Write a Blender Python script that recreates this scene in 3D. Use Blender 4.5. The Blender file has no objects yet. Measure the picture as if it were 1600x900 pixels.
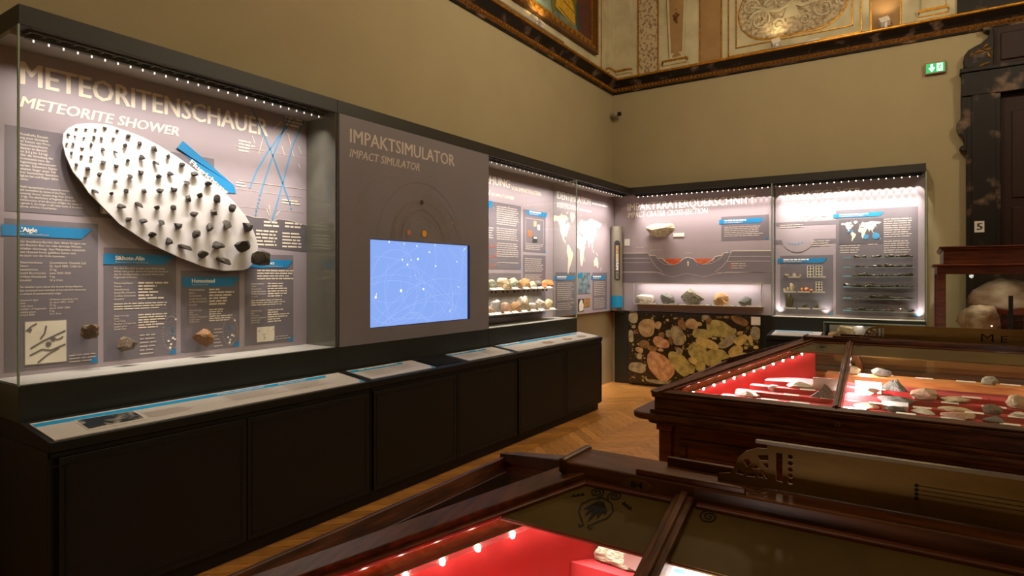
import bpy, bmesh, math, random
from mathutils import Vector, Matrix, noise
SC = bpy.context.scene
COL = SC.collection
# ------------------------------------------------------------------ camera, world, exposure
cam_d = bpy.data.cameras.new('camera'); cam = bpy.data.objects.new('camera', cam_d); COL.objects.link(cam)
cam.location = (0, 0, 1.6); cam.rotation_euler = (math.radians(90), 0, math.radians(33.5))
cam_d.sensor_width = 36.0; cam_d.lens = 36.0 * 966.0 / 1600.0; cam_d.shift_y = -19.0 / 1600.0; cam_d.clip_start = 0.02
SC.camera = cam
w = bpy.data.worlds.new('world'); SC.world = w; w.use_nodes = True
w.node_tree.nodes['Background'].inputs[0].default_value = (0.9, 0.75, 0.5, 1)
w.node_tree.nodes['Background'].inputs[1].default_value = 0.02
SC.view_settings.view_transform = 'Standard'; SC.view_settings.look = 'None'
SC.view_settings.exposure = 0.0; SC.view_settings.gamma = 1.0; SC.view_settings.use_curve_mapping = False
SC.cycles.use_denoising = True; SC.cycles.max_bounces = 8; SC.cycles.transparent_max_bounces = 24
SC.cycles.sample_clamp_indirect = 4.0; SC.cycles.caustics_reflective = False; SC.cycles.caustics_refractive = False
LED_COL = (1.0, 0.885, 0.83); ROOM_COL = (1.0, 0.86, 0.63)
# light strengths (watts)
P_ROOM = 112; P_A = 68; P_C = 86; P_ID = 72; P_SPOT_Q = 2.4; P_SPOT_G = 4.8; P_DESK = 4.5; P_UP = 7; K_NARROW = 6.2

# planes of the place (metres; camera stands at x=0, y=0)
XC, XG, XP, XW = -3.175, -3.52, -3.852, -3.91
YC, YG, YP, YW = 8.065, 8.405, 8.612, 8.67
YA, YAB, YBC, YE = 1.136, 3.034, 4.908, 6.76
ZB, ZH0, ZH1 = 1.082, 2.78, 2.875
ZCF, ZCB = 0.868, 0.913
XBL, XBR = -1.59, 0.046

# ------------------------------------------------------------------ helpers
def lin(c):
    r = []
    for v in c:
        v = v / 255.0
        r.append(v / 12.92 if v <= 0.04045 else ((v + 0.055) / 1.055) ** 2.4)
    return (r[0], r[1], r[2], 1.0)
MATS = {}
def mat(name, c, rough=0.5, metal=0.0, spec=0.5, coat=0.0, c2=None, scale=8.0, stretch=(1, 1, 1), bump=0.0, emit=None, estr=0.0, detail=4.0, lo=0.35, hi=0.65, rnd=0.0, bscale=None):
    m = bpy.data.materials.new(name); m.use_nodes = True; nt = m.node_tree; N = nt.nodes; K = nt.links
    b = N['Principled BSDF']
    b.inputs['Roughness'].default_value = rough; b.inputs['Metallic'].default_value = metal
    b.inputs['Specular IOR Level'].default_value = spec; b.inputs['Coat Weight'].default_value = coat
    b.inputs['Coat Roughness'].default_value = 0.12
    tc = N.new('ShaderNodeTexCoord'); mp = N.new('ShaderNodeMapping'); mp.inputs['Scale'].default_value = stretch
    K.new(tc.outputs['Object'], mp.inputs['Vector'])
    nz = N.new('ShaderNodeTexNoise'); nz.inputs['Scale'].default_value = scale; nz.inputs['Detail'].default_value = detail
    K.new(mp.outputs['Vector'], nz.inputs['Vector'])
    rp = N.new('ShaderNodeValToRGB'); rp.color_ramp.elements[0].position = lo; rp.color_ramp.elements[1].position = hi
    c1 = lin(c); c2l = lin(c2) if c2 else tuple(min(1, v * 1.06) for v in c1[:3]) + (1,)
    rp.color_ramp.elements[0].color = c1; rp.color_ramp.elements[1].color = c2l
    K.new(nz.outputs['Fac'], rp.inputs['Fac'])
    out = rp.outputs['Color']
    if rnd > 0:
        oi = N.new('ShaderNodeObjectInfo'); mr = N.new('ShaderNodeMapRange')
        mr.inputs['To Min'].default_value = 1 - rnd; mr.inputs['To Max'].default_value = 1 + rnd
        K.new(oi.outputs['Random'], mr.inputs['Value'])
        mx = N.new('ShaderNodeMix'); mx.data_type = 'RGBA'; mx.blend_type = 'MULTIPLY'; mx.inputs[0].default_value = 1.0
        K.new(out, mx.inputs[6]); K.new(mr.outputs['Result'], mx.inputs[7]); out = mx.outputs[2]
    K.new(out, b.inputs['Base Color'])
    if bump > 0:
        bp = N.new('ShaderNodeBump'); bp.inputs['Strength'].default_value = bump; bp.inputs['Distance'].default_value = 0.01
        if bscale:
            n2 = N.new('ShaderNodeTexNoise'); n2.inputs['Scale'].default_value = bscale; n2.inputs['Detail'].default_value = 5
            K.new(mp.outputs['Vector'], n2.inputs['Vector']); K.new(n2.outputs['Fac'], bp.inputs['Height'])
        else:
            K.new(nz.outputs['Fac'], bp.inputs['Height'])
        K.new(bp.outputs['Normal'], b.inputs['Normal'])
    if emit:
        b.inputs['Emission Color'].default_value = emit if len(emit) == 4 else tuple(emit) + (1,)
        b.inputs['Emission Strength'].default_value = estr
        m.cycles.emission_sampling = 'NONE' if estr > 4 else 'AUTO'
    MATS[name] = m
    return m
def glassmat(name, tint, refl=1.0, ior=1.45):
    m = bpy.data.materials.new(name); m.use_nodes = True; nt = m.node_tree; N = nt.nodes; K = nt.links
    N.remove(N['Principled BSDF']); o = N['Material Output']
    t = N.new('ShaderNodeBsdfTransparent'); t.inputs[0].default_value = tint
    g = N.new('ShaderNodeBsdfGlossy'); g.inputs['Roughness'].default_value = 0.0
    f = N.new('ShaderNodeFresnel'); f.inputs['IOR'].default_value = ior
    mu = N.new('ShaderNodeMath'); mu.operation = 'MULTIPLY'; mu.inputs[1].default_value = refl
    x = N.new('ShaderNodeMixShader')
    ge = N.new('ShaderNodeNewGeometry'); inv = N.new('ShaderNodeMath'); inv.operation = 'SUBTRACT'; inv.inputs[0].default_value = 1.0; K.new(ge.outputs['Backfacing'], inv.inputs[1])   # the inner face of a pane adds no second mirror image
    m2 = N.new('ShaderNodeMath'); m2.operation = 'MULTIPLY'; K.new(mu.outputs[0], m2.inputs[0]); K.new(inv.outputs[0], m2.inputs[1])
    K.new(f.outputs[0], mu.inputs[0]); K.new(m2.outputs[0], x.inputs[0]); K.new(t.outputs[0], x.inputs[1]); K.new(g.outputs[0], x.inputs[2]); K.new(x.outputs[0], o.inputs['Surface'])
    MATS[name] = m
    return m
# ---- setting
mat('wall_paint', (160, 146, 114), 0.9, spec=0.2, c2=(163, 149, 117), scale=3, bump=0.03)
mat('frieze_paint', (196, 184, 150), 0.75, c2=(176, 164, 132), scale=4, bump=0.05)
mat('frieze_tan', (158, 122, 78), 0.8, c2=(146, 112, 70), scale=5)
mat('frieze_relief', (190, 172, 138), 0.7, c2=(120, 98, 70), scale=22, bump=0.9, detail=6)
mat('frieze_grotesque', (186, 164, 128), 0.8, c2=(126, 102, 74), scale=28, detail=3, lo=0.5, hi=0.62)
mat('gold', (196, 140, 42), 0.35, 0.7, c2=(150, 98, 24), scale=30)
mat('gold_dark', (128, 84, 30), 0.5, 0.4, c2=(80, 48, 16), scale=60, bump=0.4)
mat('marble_dark', (24, 17, 11), 0.45, c2=(120, 96, 78), scale=5, detail=10, lo=0.55, hi=0.72, spec=0.25)
mat('door_wood', (44, 18, 10), 0.5, spec=.25, c2=(36, 12, 6), scale=6, stretch=(1, 1, .1))
mat('ceiling_paint', (210, 196, 160), 0.9)
# floor
mat('oak_plank', (212, 152, 78), 0.34, c2=(164, 106, 48), scale=9, stretch=(1, 9, 1), detail=6, rnd=0.22, coat=0.25, bump=0.03)
mat('floor_joint', (50, 28, 12), 0.7)
# cabinets
mat('cabinet_black', (20, 20, 18), 0.5, spec=.3, c2=(22, 22, 20), scale=4)
mat('header_black', (35, 31, 26), 0.5, c2=(37, 33, 28), scale=4)
mat('base_band', (40, 43, 40), 0.3, c2=(42, 45, 42), scale=4)
mat('soffit_grey', (150, 145, 136), 0.6)
mat('panel_mauve', (164, 151, 156), 0.62, c2=(167, 154, 159), scale=2)
mat('panel_sim', (120, 114, 122), 0.5, c2=(124, 118, 126), scale=2)
mat('board_grey', (117, 109, 115), 0.6, c2=(121, 113, 119), scale=2)
mat('board_dark', (97, 91, 96), 0.6, c2=(101, 95, 100), scale=2)
mat('shelf_light', (196, 186, 170), 0.5)
mat('print_white', (250, 244, 232), 0.6)
mat('print_cream', (240, 226, 204), 0.6)
mat('print_soft', (196, 184, 176), 0.6)
mat('print_dim', (150, 140, 128), 0.6)
mat('print_grey', (110, 104, 100), 0.6)
mat('print_faint', (138, 127, 119), 0.5)
mat('print_faint_dark', (108, 97, 90), 0.5)
mat('print_dark', (52, 50, 52), 0.6)
mat('print_orange', (206, 112, 60), 0.6, c2=(214, 70, 36), scale=30, lo=.45, hi=.55)
mat('print_red', (206, 60, 36), 0.6)
mat('print_amber', (236, 160, 40), 0.6)
mat('banner_blue', (22, 128, 184), 0.55, c2=(26, 134, 190), scale=3)
mat('banner_cyan', (0, 160, 220), 0.5, c2=(4, 164, 224), scale=3)
mat('line_blue', (70, 150, 196), 0.6)
mat('paper_cream', (232, 222, 200), 0.7, c2=(224, 212, 188), scale=6)
mat('paper_map', (230, 220, 198), 0.7, c2=(160, 150, 136), scale=40, lo=.56, hi=.7)
mat('photo_sky', (24, 34, 48), 0.5, c2=(206, 196, 176), scale=9, detail=7, lo=.47, hi=.6)
mat('photo_teal', (70, 92, 104), 0.5, c2=(140, 160, 164), scale=14, detail=6)
mat('photo_map', (60, 160, 90), 0.5, c2=(220, 70, 40), scale=20, lo=.42, hi=.55)
mat('label_grey', (206, 198, 190), 0.5, c2=(210, 202, 194), scale=3)
mat('label_white', (244, 240, 232), 0.5)
mat('tablet_dark', (16, 20, 26), 0.12)
mat('oval_white', (222, 216, 214), 0.5, c2=(225, 219, 217), scale=2)
mat('bezel', (14, 22, 28), 0.3)
mat('screen', (20, 30, 60), 0.3, emit=lin((140, 172, 244)), estr=1.0)
mat('screen_streak', (20, 30, 60), 0.3, emit=lin((168, 196, 250)), estr=1.0)
mat('screen_dot', (20, 30, 60), 0.3, emit=lin((236, 248, 255)), estr=1.25)
mat('led', (255, 250, 240), 0.3, emit=(1.0, 0.86, 0.72), estr=9)
mat('led_dim', (255, 250, 240), 0.3, emit=(1.0, 0.9, 0.82), estr=1.6)
mat('label_blue', (150, 205, 235), 0.5)
mat('stone_pale_grey', (206, 196, 166), 0.8, c2=(150, 140, 112), scale=9, bump=0.7)
mat('led_desk', (255, 250, 240), 0.3, emit=(1.0, 0.88, 0.74), estr=120)
mat('rail_black', (20, 18, 16), 0.4)
mat('chrome', (180, 176, 168), 0.2, 0.9)
mat('column_grey', (140, 134, 120), 0.5)
mat('column_blue', (16, 140, 186), 0.5)
mat('mirror_side', (120, 118, 104), 0.12, metal=0.3)
mat('boulder_stone', (204, 182, 140), 0.8, c2=(136, 100, 58), scale=2.2, detail=8, bump=.6, bscale=14)
# stones
mat('rock_dark', (30, 25, 18), 0.5, c2=(62, 52, 36), scale=14, bump=0.5, rnd=.25)
mat('rock_iron', (70, 52, 34), 0.4, c2=(190, 160, 120), scale=26, bump=0.7, lo=.48, hi=.7)
mat('rock_rust', (92, 58, 26), 0.6, c2=(150, 104, 54), scale=16, bump=0.6)
mat('rock_brownish', (70, 54, 32), 0.6, c2=(120, 96, 58), scale=16, bump=0.6)
mat('stone_beige', (214, 196, 160), 0.8, c2=(186, 164, 126), scale=12, bump=0.5)
mat('stone_white', (232, 222, 206), 0.8, c2=(200, 186, 166), scale=12, bump=0.5)
mat('stone_tan', (196, 156, 104), 0.8, c2=(160, 118, 72), scale=10, bump=0.4)
mat('stone_green', (172, 172, 146), 0.8, c2=(130, 132, 108), scale=14, bump=0.5)
mat('stone_orange', (214, 140, 76), 0.75, c2=(170, 96, 46), scale=8, bump=0.4)
mat('stone_pink', (214, 178, 150), 0.8, c2=(176, 136, 108), scale=14, bump=0.4)
mat('stone_grey', (140, 138, 130), 0.8, c2=(84, 82, 76), scale=20, bump=0.7)
mat('stone_speckled', (226, 220, 212), 0.8, c2=(70, 66, 64), scale=34, bump=0.7, lo=.48, hi=.6)
mat('stone_banded', (226, 208, 178), 0.8, c2=(140, 112, 84), scale=10, stretch=(6, 1, 1), bump=0.5)
mat('stone_breccia', (150, 142, 118), 0.85, c2=(70, 64, 48), scale=18, bump=0.9)
mat('tektite', (34, 28, 18), 0.3, c2=(70, 58, 34), scale=20, bump=0.3, rnd=.3)
mat('moldavite', (60, 58, 30), 0.4, c2=(130, 120, 76), scale=40, bump=0.9)
mat('slab_matrix', (36, 27, 14), 0.35, c2=(78, 62, 34), scale=34, detail=8, lo=.5, hi=.8, coat=.3)
for nm, a, b in (('pebble_tan', (206, 176, 128), (146, 116, 78)), ('pebble_grey', (182, 172, 136), (122, 112, 84)), ('pebble_green', (196, 184, 112), (140, 128, 74)), ('pebble_brown', (158, 120, 74), (104, 74, 42)), ('pebble_pink', (222, 180, 134), (166, 112, 76)), ('pebble_yellow', (220, 200, 124), (172, 144, 80))):
    mat(nm, a, 0.3, c2=b, scale=13, detail=8, coat=0.3, lo=.38, hi=.72)
# desks
mat('walnut', (98, 54, 24), 0.36, spec=.3, c2=(54, 27, 11), scale=7, stretch=(1, 8, 8), detail=7, coat=0.06, bump=0.04)
mat('walnut_y', (98, 54, 24), 0.36, spec=.3, c2=(54, 27, 11), scale=7, stretch=(8, 1, 8), detail=7, coat=0.06, bump=0.04)
mat('walnut_red', (112, 54, 24), 0.36, spec=.3, c2=(78, 34, 14), scale=6, stretch=(1, 8, 8), detail=7, coat=0.3)
mat('oak_light', (222, 156, 78), 0.5, c2=(186, 112, 50), scale=8, stretch=(1, 10, 10), detail=6)
mat('brass_aged', (112, 84, 34), 0.5, 0.1, spec=.12, c2=(94, 68, 26), scale=6, stretch=(1, 4, 4))
mat('brass_ink', (12, 8, 4), 0.7, spec=.2)
mat('etched_board', (88, 70, 29), 0.5, c2=(76, 58, 23), scale=5, spec=.15)
mat('velvet_red', (194, 44, 48), 0.85, c2=(176, 34, 38), scale=5)
mat('card_white', (246, 242, 232), 0.7)
mat('exit_green', (0, 150, 80), 0.4, emit=lin((0, 168, 92)), estr=0.9)
mat('exit_white', (240, 255, 245), 0.4, emit=lin((225, 255, 240)), estr=1.0)
mat('exit_case', (130, 100, 66), 0.5)
mat('fixture_white', (214, 204, 196), 0.5)
mat('camera_grey', (160, 150, 130), 0.4)
glassmat('glass', (0.96, 0.975, 0.965, 1), 0.8)
glassmat('glass_desk', (0.97, 0.97, 0.965, 1), 1.2)
mat('glass_edge', (150, 176, 160), 0.15, spec=0.6)

W = {}
def wl(o): return W.get(o.name, Vector((0, 0, 0)))
def tag(o, label=None, cat=None, group=None, kind=None):
    if label: o['label'] = label
    if cat: o['category'] = cat
    if group: o['group'] = group
    if kind: o['kind'] = kind
    return o
def empty(name, loc, label=None, cat=None, group=None, kind=None):
    o = bpy.data.objects.new(name, None); COL.objects.link(o); o.location = loc; o.empty_display_size = 0.1
    W[o.name] = Vector(loc); return tag(o, label, cat, group, kind)
def link(o, parent=None, org=(0, 0, 0)):
    COL.objects.link(o); org = Vector(org); W[o.name] = org
    if parent: o.parent = parent; o.location = org - wl(parent)
    else: o.location = org
    return o
class MB:
    def __init__(s): s.v = []; s.f = []
    def add(s, v, f):
        n = len(s.v); s.v += [tuple(p) for p in v]; s.f += [tuple(i + n for i in q) for q in f]; return s
    def box(s, x0, x1, y0, y1, z0, z1):
        return s.add([(x0, y0, z0), (x1, y0, z0), (x1, y1, z0), (x0, y1, z0), (x0, y0, z1), (x1, y0, z1), (x1, y1, z1), (x0, y1, z1)],
                     [(3, 2, 1, 0), (4, 5, 6, 7), (0, 1, 5, 4), (1, 2, 6, 5), (2, 3, 7, 6), (3, 0, 4, 7)])
    def bar(s, a, b, wd, ht, up=(0, 0, 1), lift=0.0):   # rectangular bar from a to b, top centred on the line + lift
        a = Vector(a); b = Vector(b); d = (b - a).normalized(); up = Vector(up); sd = d.cross(up).normalized(); u = sd.cross(d).normalized()
        vs = []
        for p in (a, b):
            for q in ((-1, -1), (1, -1), (1, 0), (-1, 0)): vs.append(p + sd * wd / 2 * q[0] + u * (ht * q[1] + lift))
        return s.add(vs, [(0, 1, 2, 3), (7, 6, 5, 4), (0, 4, 5, 1), (1, 5, 6, 2), (2, 6, 7, 3), (3, 7, 4, 0)])
    def prism(s, pts, ext):   # polygon (3d points) extruded by vector
        n = len(pts); e = Vector(ext); p2 = [Vector(p) + e for p in pts]
        return s.add([tuple(p) for p in pts] + [tuple(p) for p in p2], [tuple(range(n))[::-1], tuple(range(n, 2 * n))] + [(i, (i + 1) % n, (i + 1) % n + n, i + n) for i in range(n)])
    def tube(s, pts, r, n=8, cap=True):
        rs = r if isinstance(r, (list, tuple)) else [r] * len(pts); P = [Vector(p) for p in pts]; b0 = len(s.v)
        for i, p in enumerate(P):
            d = (P[min(i + 1, len(P) - 1)] - P[max(i - 1, 0)]).normalized(); a = Vector((0, 0, 1)) if abs(d.z) < .9 else Vector((1, 0, 0))
            e1 = d.cross(a).normalized(); e2 = d.cross(e1)
            for k in range(n): t = 2 * math.pi * k / n; s.v.append(tuple(p + (e1 * math.cos(t) + e2 * math.sin(t)) * rs[i]))
        for i in range(len(P) - 1):
            for k in range(n): s.f.append((b0 + i * n + k, b0 + i * n + (k + 1) % n, b0 + (i + 1) * n + (k + 1) % n, b0 + (i + 1) * n + k))
        if cap: s.f.append(tuple(b0 + k for k in range(n))[::-1]); s.f.append(tuple(b0 + (len(P) - 1) * n + k for k in range(n)))
        return s
    def mesh(s, name):
        m = bpy.data.meshes.new(name); m.from_pydata(s.v, [], s.f); m.update()
        bm = bmesh.new(); bm.from_mesh(m); bmesh.ops.recalc_face_normals(bm, faces=bm.faces); bm.to_mesh(m); bm.free(); return m
    def build(s, name, m, parent=None, bevel=0.0, smooth=False, org=(0, 0, 0)):
        me = s.mesh(name)
        if org != (0, 0, 0): me.transform(Matrix.Translation(-Vector(org)))
        me.materials.append(MATS[m]); o = link(bpy.data.objects.new(name, me), parent, org)
        if bevel > 0:
            bv = o.modifiers.new('bevel', 'BEVEL'); bv.width = bevel; bv.segments = 2; bv.limit_method = 'ANGLE'
        if smooth:
            for p in me.polygons: p.use_smooth = True
        return o
def BX(*a): return MB().box(*a)
# ---- flat print on a plane: frame = (origin, u, v, normal)
def frame(o, u, v):
    u = Vector(u).normalized(); v = Vector(v).normalized(); return (Vector(o), u, v, u.cross(v))
FL = frame((XP, 0, 0), (0, 1, 0), (0, 0, 1)); FG = frame((XG, 0, 0), (0, 1, 0), (0, 0, 1)); FB = frame((0, YP, 0), (1, 0, 0), (0, 0, 1))
def fp(F, s, z, o): return F[0] + F[1] * s + F[2] * z + F[3] * o
def flat(F, name, polys, o, m, parent):
    mb = MB()
    for p in polys: mb.add([fp(F, a, b, o) for a, b in p], [tuple(range(len(p)))])
    me = bpy.data.meshes.new(name); me.from_pydata(mb.v, [], mb.f); me.update(); me.materials.append(MATS[m])
    return link(bpy.data.objects.new(name, me), parent)
def R4(r): return [(r[0], r[2]), (r[1], r[2]), (r[1], r[3]), (r[0], r[3])]
def frect(F, name, r, o, m, parent): return flat(F, name, [R4(r)], o, m, parent)
def strokes(lines, wd):
    out = []
    for pts in lines:
        for (a, b), (c, d) in zip(pts[:-1], pts[1:]):
            l = math.hypot(c - a, d - b) or 1e-6; nx, ny = -(d - b) / l * wd / 2, (c - a) / l * wd / 2
            out.append([(a - nx, b - ny), (c - nx, d - ny), (c + nx, d + ny), (a + nx, b + ny)])
    return out
def circ(c, r, n=24, a0=0, a1=2 * math.pi, ry=None):
    return [(c[0] + r * math.cos(a0 + (a1 - a0) * i / (n if a1 - a0 > 6.2 else n - 1)), c[1] + (ry or r) * math.sin(a0 + (a1 - a0) * i / (n if a1 - a0 > 6.2 else n - 1))) for i in range(n)]
def paras(rng, r, pitch, ink=0.42, rag=0.25, gaps=()):   # unreadable small print: rows of word-sized marks
    out = []; z = r[3] - pitch * ink; i = 0
    while z > r[2]:
        if i not in gaps:
            end = r[1] - (r[1] - r[0]) * rng.random() * rag; s = r[0]
            while s < end:
                wl_ = min(pitch * rng.uniform(.9, 3.6), end - s)
                if wl_ > pitch * .3: out.append([(s, z), (s + wl_, z), (s + wl_, z + pitch * ink), (s, z + pitch * ink)])
                s += wl_ + pitch * .35
        z -= pitch; i += 1
    return out
TXT = {}
def tmesh(body, bold=0.0, italic=0.0, space=1.0, linesp=1.0):
    key = (body, bold, italic, space, linesp)
    if key in TXT: return TXT[key]
    c = bpy.data.curves.new('t', 'FONT'); c.body = body; c.size = 1; c.offset = bold; c.shear = italic; c.space_character = space; c.space_line = linesp; c.resolution_u = 2
    o = bpy.data.objects.new('t', c); COL.objects.link(o); bpy.context.view_layer.update()
    me = bpy.data.meshes.new_from_object(o.evaluated_get(bpy.context.evaluated_depsgraph_get()))
    v = [tuple(p.co)[:2] for p in me.vertices]; f = [tuple(p.vertices) for p in me.polygons]
    bpy.data.objects.remove(o); bpy.data.curves.remove(c); bpy.data.meshes.remove(me)
    TXT[key] = (v, f); return v, f
CAP = None
def ftext(F, name, body, t, o, m, parent, bold=0.012, italic=0.0, wscale=None, thick=0.0):
    """t = (s0, s1, baseline, cap height); s1 None keeps the natural width times wscale"""
    global CAP
    if CAP is None:
        hv, _ = tmesh('H'); CAP = max(p[1] for p in hv) - min(p[1] for p in hv)
    v, f = tmesh(body, 0.0, italic); k = t[3] / CAP; x0 = min(p[0] for p in v); x1 = max(p[0] for p in v)
    kx = (t[1] - t[0]) / (x1 - x0) if t[1] is not None else k * (wscale or 1)
    mb = MB()   # heavier strokes: the glyphs again, nudged sideways
    for j, sh in enumerate((0, -1, 1) if bold > 0 else (0,)): mb.add([fp(F, t[0] + (p[0] - x0 + sh * bold * 1.5) * kx, t[2] + (p[1] + sh * bold * .35) * k, o + j * .0001) for p in v], f)
    me = bpy.data.meshes.new(name); me.from_pydata(mb.v, [], mb.f); me.update(); me.materials.append(MATS[m])
    return link(bpy.data.objects.new(name, me), parent)
def fblock(F, name, cols, o, m, parent, bold=0.0):
    """cols: list of (s0, s1, ztop, pitch, [lines]) real small print, all in one mesh"""
    mb = MB()
    for s0, s1, zt, pitch, lines in cols:
        ms = [tmesh(l, bold) if l.strip() else None for l in lines]
        wmax = max([max(p[0] for p in q[0]) for q in ms if q and q[0]])
        kx = (s1 - s0) / wmax; k = pitch * .92
        for i, q in enumerate(ms):
            if q: mb.add([fp(F, s0 + p[0] * kx, zt - pitch * (i + .8) + p[1] * k, o) for p in q[0]], q[1])
    me = bpy.data.meshes.new(name); me.from_pydata(mb.v, [], mb.f); me.update(); me.materials.append(MATS[m])
    return link(bpy.data.objects.new(name, me), parent)
# ---- lamps
def area(name, loc, size, sy, power, aim, parent=None, col=LED_COL, spread=None):
    d = bpy.data.lights.new(name, 'AREA'); d.shape = 'RECTANGLE'; d.size = size; d.size_y = sy; d.energy = power; d.color = col
    if spread: d.spread = math.radians(spread)
    o = bpy.data.objects.new(name, d); COL.objects.link(o); z = -(Vector(aim)).normalized()
    return o, z
def orient(o, xaxis, z, loc, parent):
    x = Vector(xaxis).normalized(); y = z.cross(x).normalized(); M = Matrix((x, y, z)).transposed().to_4x4()
    o.rotation_euler = M.to_euler(); o.location = Vector(loc)
    if parent: o.parent = parent; o.location = Vector(loc) - wl(parent)
    return o
def strip(name, a, b, wd, power, aim, parent, spread=None, col=LED_COL):
    a = Vector(a); b = Vector(b); o, z = area(name, None, (b - a).length, wd, power, aim, None, col, spread)
    x = (b - a).normalized(); aim = Vector(aim); aim = (aim - x * aim.dot(x)).normalized()
    return orient(o, x, -aim, (a + b) / 2, parent)
def spot(name, loc, aim, power, ang, blend, parent, col=LED_COL, rad=0.004):
    d = bpy.data.lights.new(name, 'SPOT'); d.energy = power; d.color = col; d.spot_size = math.radians(ang); d.spot_blend = blend; d.shadow_soft_size = rad
    o = bpy.data.objects.new(name, d); COL.objects.link(o)
    z = -Vector(aim).normalized(); x = Vector((0, 0, 1)).cross(z); x = x if x.length > 1e-3 else Vector((1, 0, 0))
    return orient(o, x, z, loc, parent)
# ---- rocks
RM = {}
def rock_mesh(key, seed, sub=2, cuts=9, nz=0.25, flatb=True, fr=1.3, smooth=False):
    k = (key, seed, sub)
    if k in RM: return RM[k]
    rg = random.Random(seed * 7919 + len(key)); bm = bmesh.new(); bmesh.ops.create_icosphere(bm, subdivisions=sub, radius=1.0)
    off = Vector((rg.uniform(-50, 50), rg.uniform(-50, 50), rg.uniform(-50, 50)))
    pl = []
    for _ in range(cuts):
        n = Vector((rg.gauss(0, 1), rg.gauss(0, 1), rg.gauss(0, 1))).normalized(); pl.append((n, rg.uniform(.34, .74) if key.startswith('frag') else rg.uniform(.58, .88)))
    if flatb: pl.append((Vector((0, 0, -1)), .62))
    for v in bm.verts:
        p = v.co.copy(); p *= 1 + nz * noise.noise(p * fr + off) + nz * .35 * noise.noise(p * fr * 3 + off)
        for n, d in pl:
            e = p.dot(n) - d
            if e > 0: p -= n * e * .93
        if sub >= 3: p += p.normalized() * .02 * noise.noise(p * 9 + off)
        v.co = p
    if key.startswith('peak'):
        zs = [v.co.z for v in bm.verts]; z0, z1 = min(zs), max(zs)
        for v in bm.verts: t = (v.co.z - z0) / (z1 - z0); q = 1 - .8 * t; v.co.x = v.co.x * q + .12 * t; v.co.y *= q
    lo = [min(v.co[i] for v in bm.verts) for i in range(3)]; hi = [max(v.co[i] for v in bm.verts) for i in range(3)]
    for v in bm.verts: v.co = Vector([(v.co[i] - (lo[i] + hi[i]) / 2) / (hi[i] - lo[i]) for i in range(3)])
    me = bpy.data.meshes.new(key); bm.to_mesh(me); bm.free()
    if smooth:
        for p in me.polygons: p.use_smooth = True
    RM[k] = me; return me
def rock(name, c, dims, rotz, m, seed, label, cat='rock', group=None, sub=2, cuts=9, nz=.25, flatb=True, smooth=False, tilt=(0, 0), kind_key=None):
    """unit-box stone scaled to dims about its centre c"""
    base = rock_mesh((kind_key or 'stone') + m, seed, sub, cuts, nz, flatb, smooth=smooth)
    if not base.materials: base.materials.append(MATS[m])
    o = bpy.data.objects.new(name, base); COL.objects.link(o); o.location = c; o.scale = dims; o.rotation_euler = (tilt[0], tilt[1], rotz); W[o.name] = Vector(c)
    return tag(o, label, cat, group)
ORD = ['', 'first', 'second', 'third', 'fourth', 'fifth', 'sixth', 'seventh', 'eighth', 'ninth', 'tenth', 'eleventh', 'twelfth', 'thirteenth', 'fourteenth', 'fifteenth', 'sixteenth', 'seventeenth', 'eighteenth', 'nineteenth', 'twentieth']
# ================================================================== the setting
rg = random.Random(4)
X1R, Y0R, ZC = 4.6, -3.2, 6.2
tag(BX(XW - .2, XW, Y0R, YW + .2, 0, ZC).build('wall_left', 'wall_paint'), 'plain olive beige wall above the black showcases', kind='structure')
WL = bpy.data.objects['wall_left']
tag(BX(XW, X1R, YW, YW + .2, 0, ZC).build('wall_back', 'wall_paint'), 'olive beige end wall with camera and exit sign', kind='structure')
WB = bpy.data.objects['wall_back']
tag(BX(X1R, X1R + .2, Y0R, YW + .2, 0, ZC).build('wall_right', 'wall_paint'), 'plain olive beige wall opposite the showcases', kind='structure')
tag(BX(XW, X1R, Y0R - .2, Y0R, 0, ZC).build('wall_front', 'wall_paint'), 'plain olive beige wall behind the viewer', kind='structure')
tag(BX(XW, X1R, Y0R, YW, ZC, ZC + .1).build('ceiling', 'ceiling_paint'), 'pale ceiling high above the hall', kind='structure')
FLR = tag(BX(XW, X1R, Y0R, YW, -.08, -.018).build('floor', 'floor_joint'), 'herringbone oak parquet floor', kind='structure')
PL, PW = .56, .0935
pm = BX(-PL / 2 + .001, PL / 2 - .001, -PW / 2 + .001, PW / 2 - .001, -.018, 0).mesh('plank'); pm.materials.append(MATS['oak_plank'])
# long axis is local x; the grain runs along it
near, rest = [], []
for k in range(-140, 141):
    for m_ in range(-18, 19):
        for kind in (0, 1):
            u, v = k * PW + m_ * PL, k * PW - m_ * PL
            cu, cv = (u + PL / 2, v + PW / 2) if kind == 0 else (u + PL + PW / 2, v + PW - PL / 2)
            x = (cu - cv) * .70711 - 1.0; y = (cu + cv) * .70711 + 3.0
            a = math.radians(45 if kind == 0 else 135)
            if not (XW + .24 < x < X1R - .24 and Y0R + .24 < y < YW - .24): continue
            if -3.32 < x < -1.2 and 1.9 < y < 8.5: near.append((x, y, a))
            else: rest.append((x, y, a))
near.sort(key=lambda p: p[1]); rest += near[300:]; near = near[:300]
for x, y, a in near:
    o = bpy.data.objects.new('plank', pm); link(o, FLR, (x, y, 0)); o.rotation_euler = (0, 0, a)
mb = MB()
for x, y, a in rest:
    c_, s_ = math.cos(a), math.sin(a); q = [(-PL / 2 + .001, -PW / 2 + .001), (PL / 2 - .001, -PW / 2 + .001), (PL / 2 - .001, PW / 2 - .001), (-PL / 2 + .001, PW / 2 - .001)]
    mb.add([(x + c_ * i - s_ * j, y + s_ * i + c_ * j, 0) for i, j in q], [(0, 1, 2, 3)])
tag(mb.build('plank_field', 'oak_plank', FLR), kind='stuff')
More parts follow.
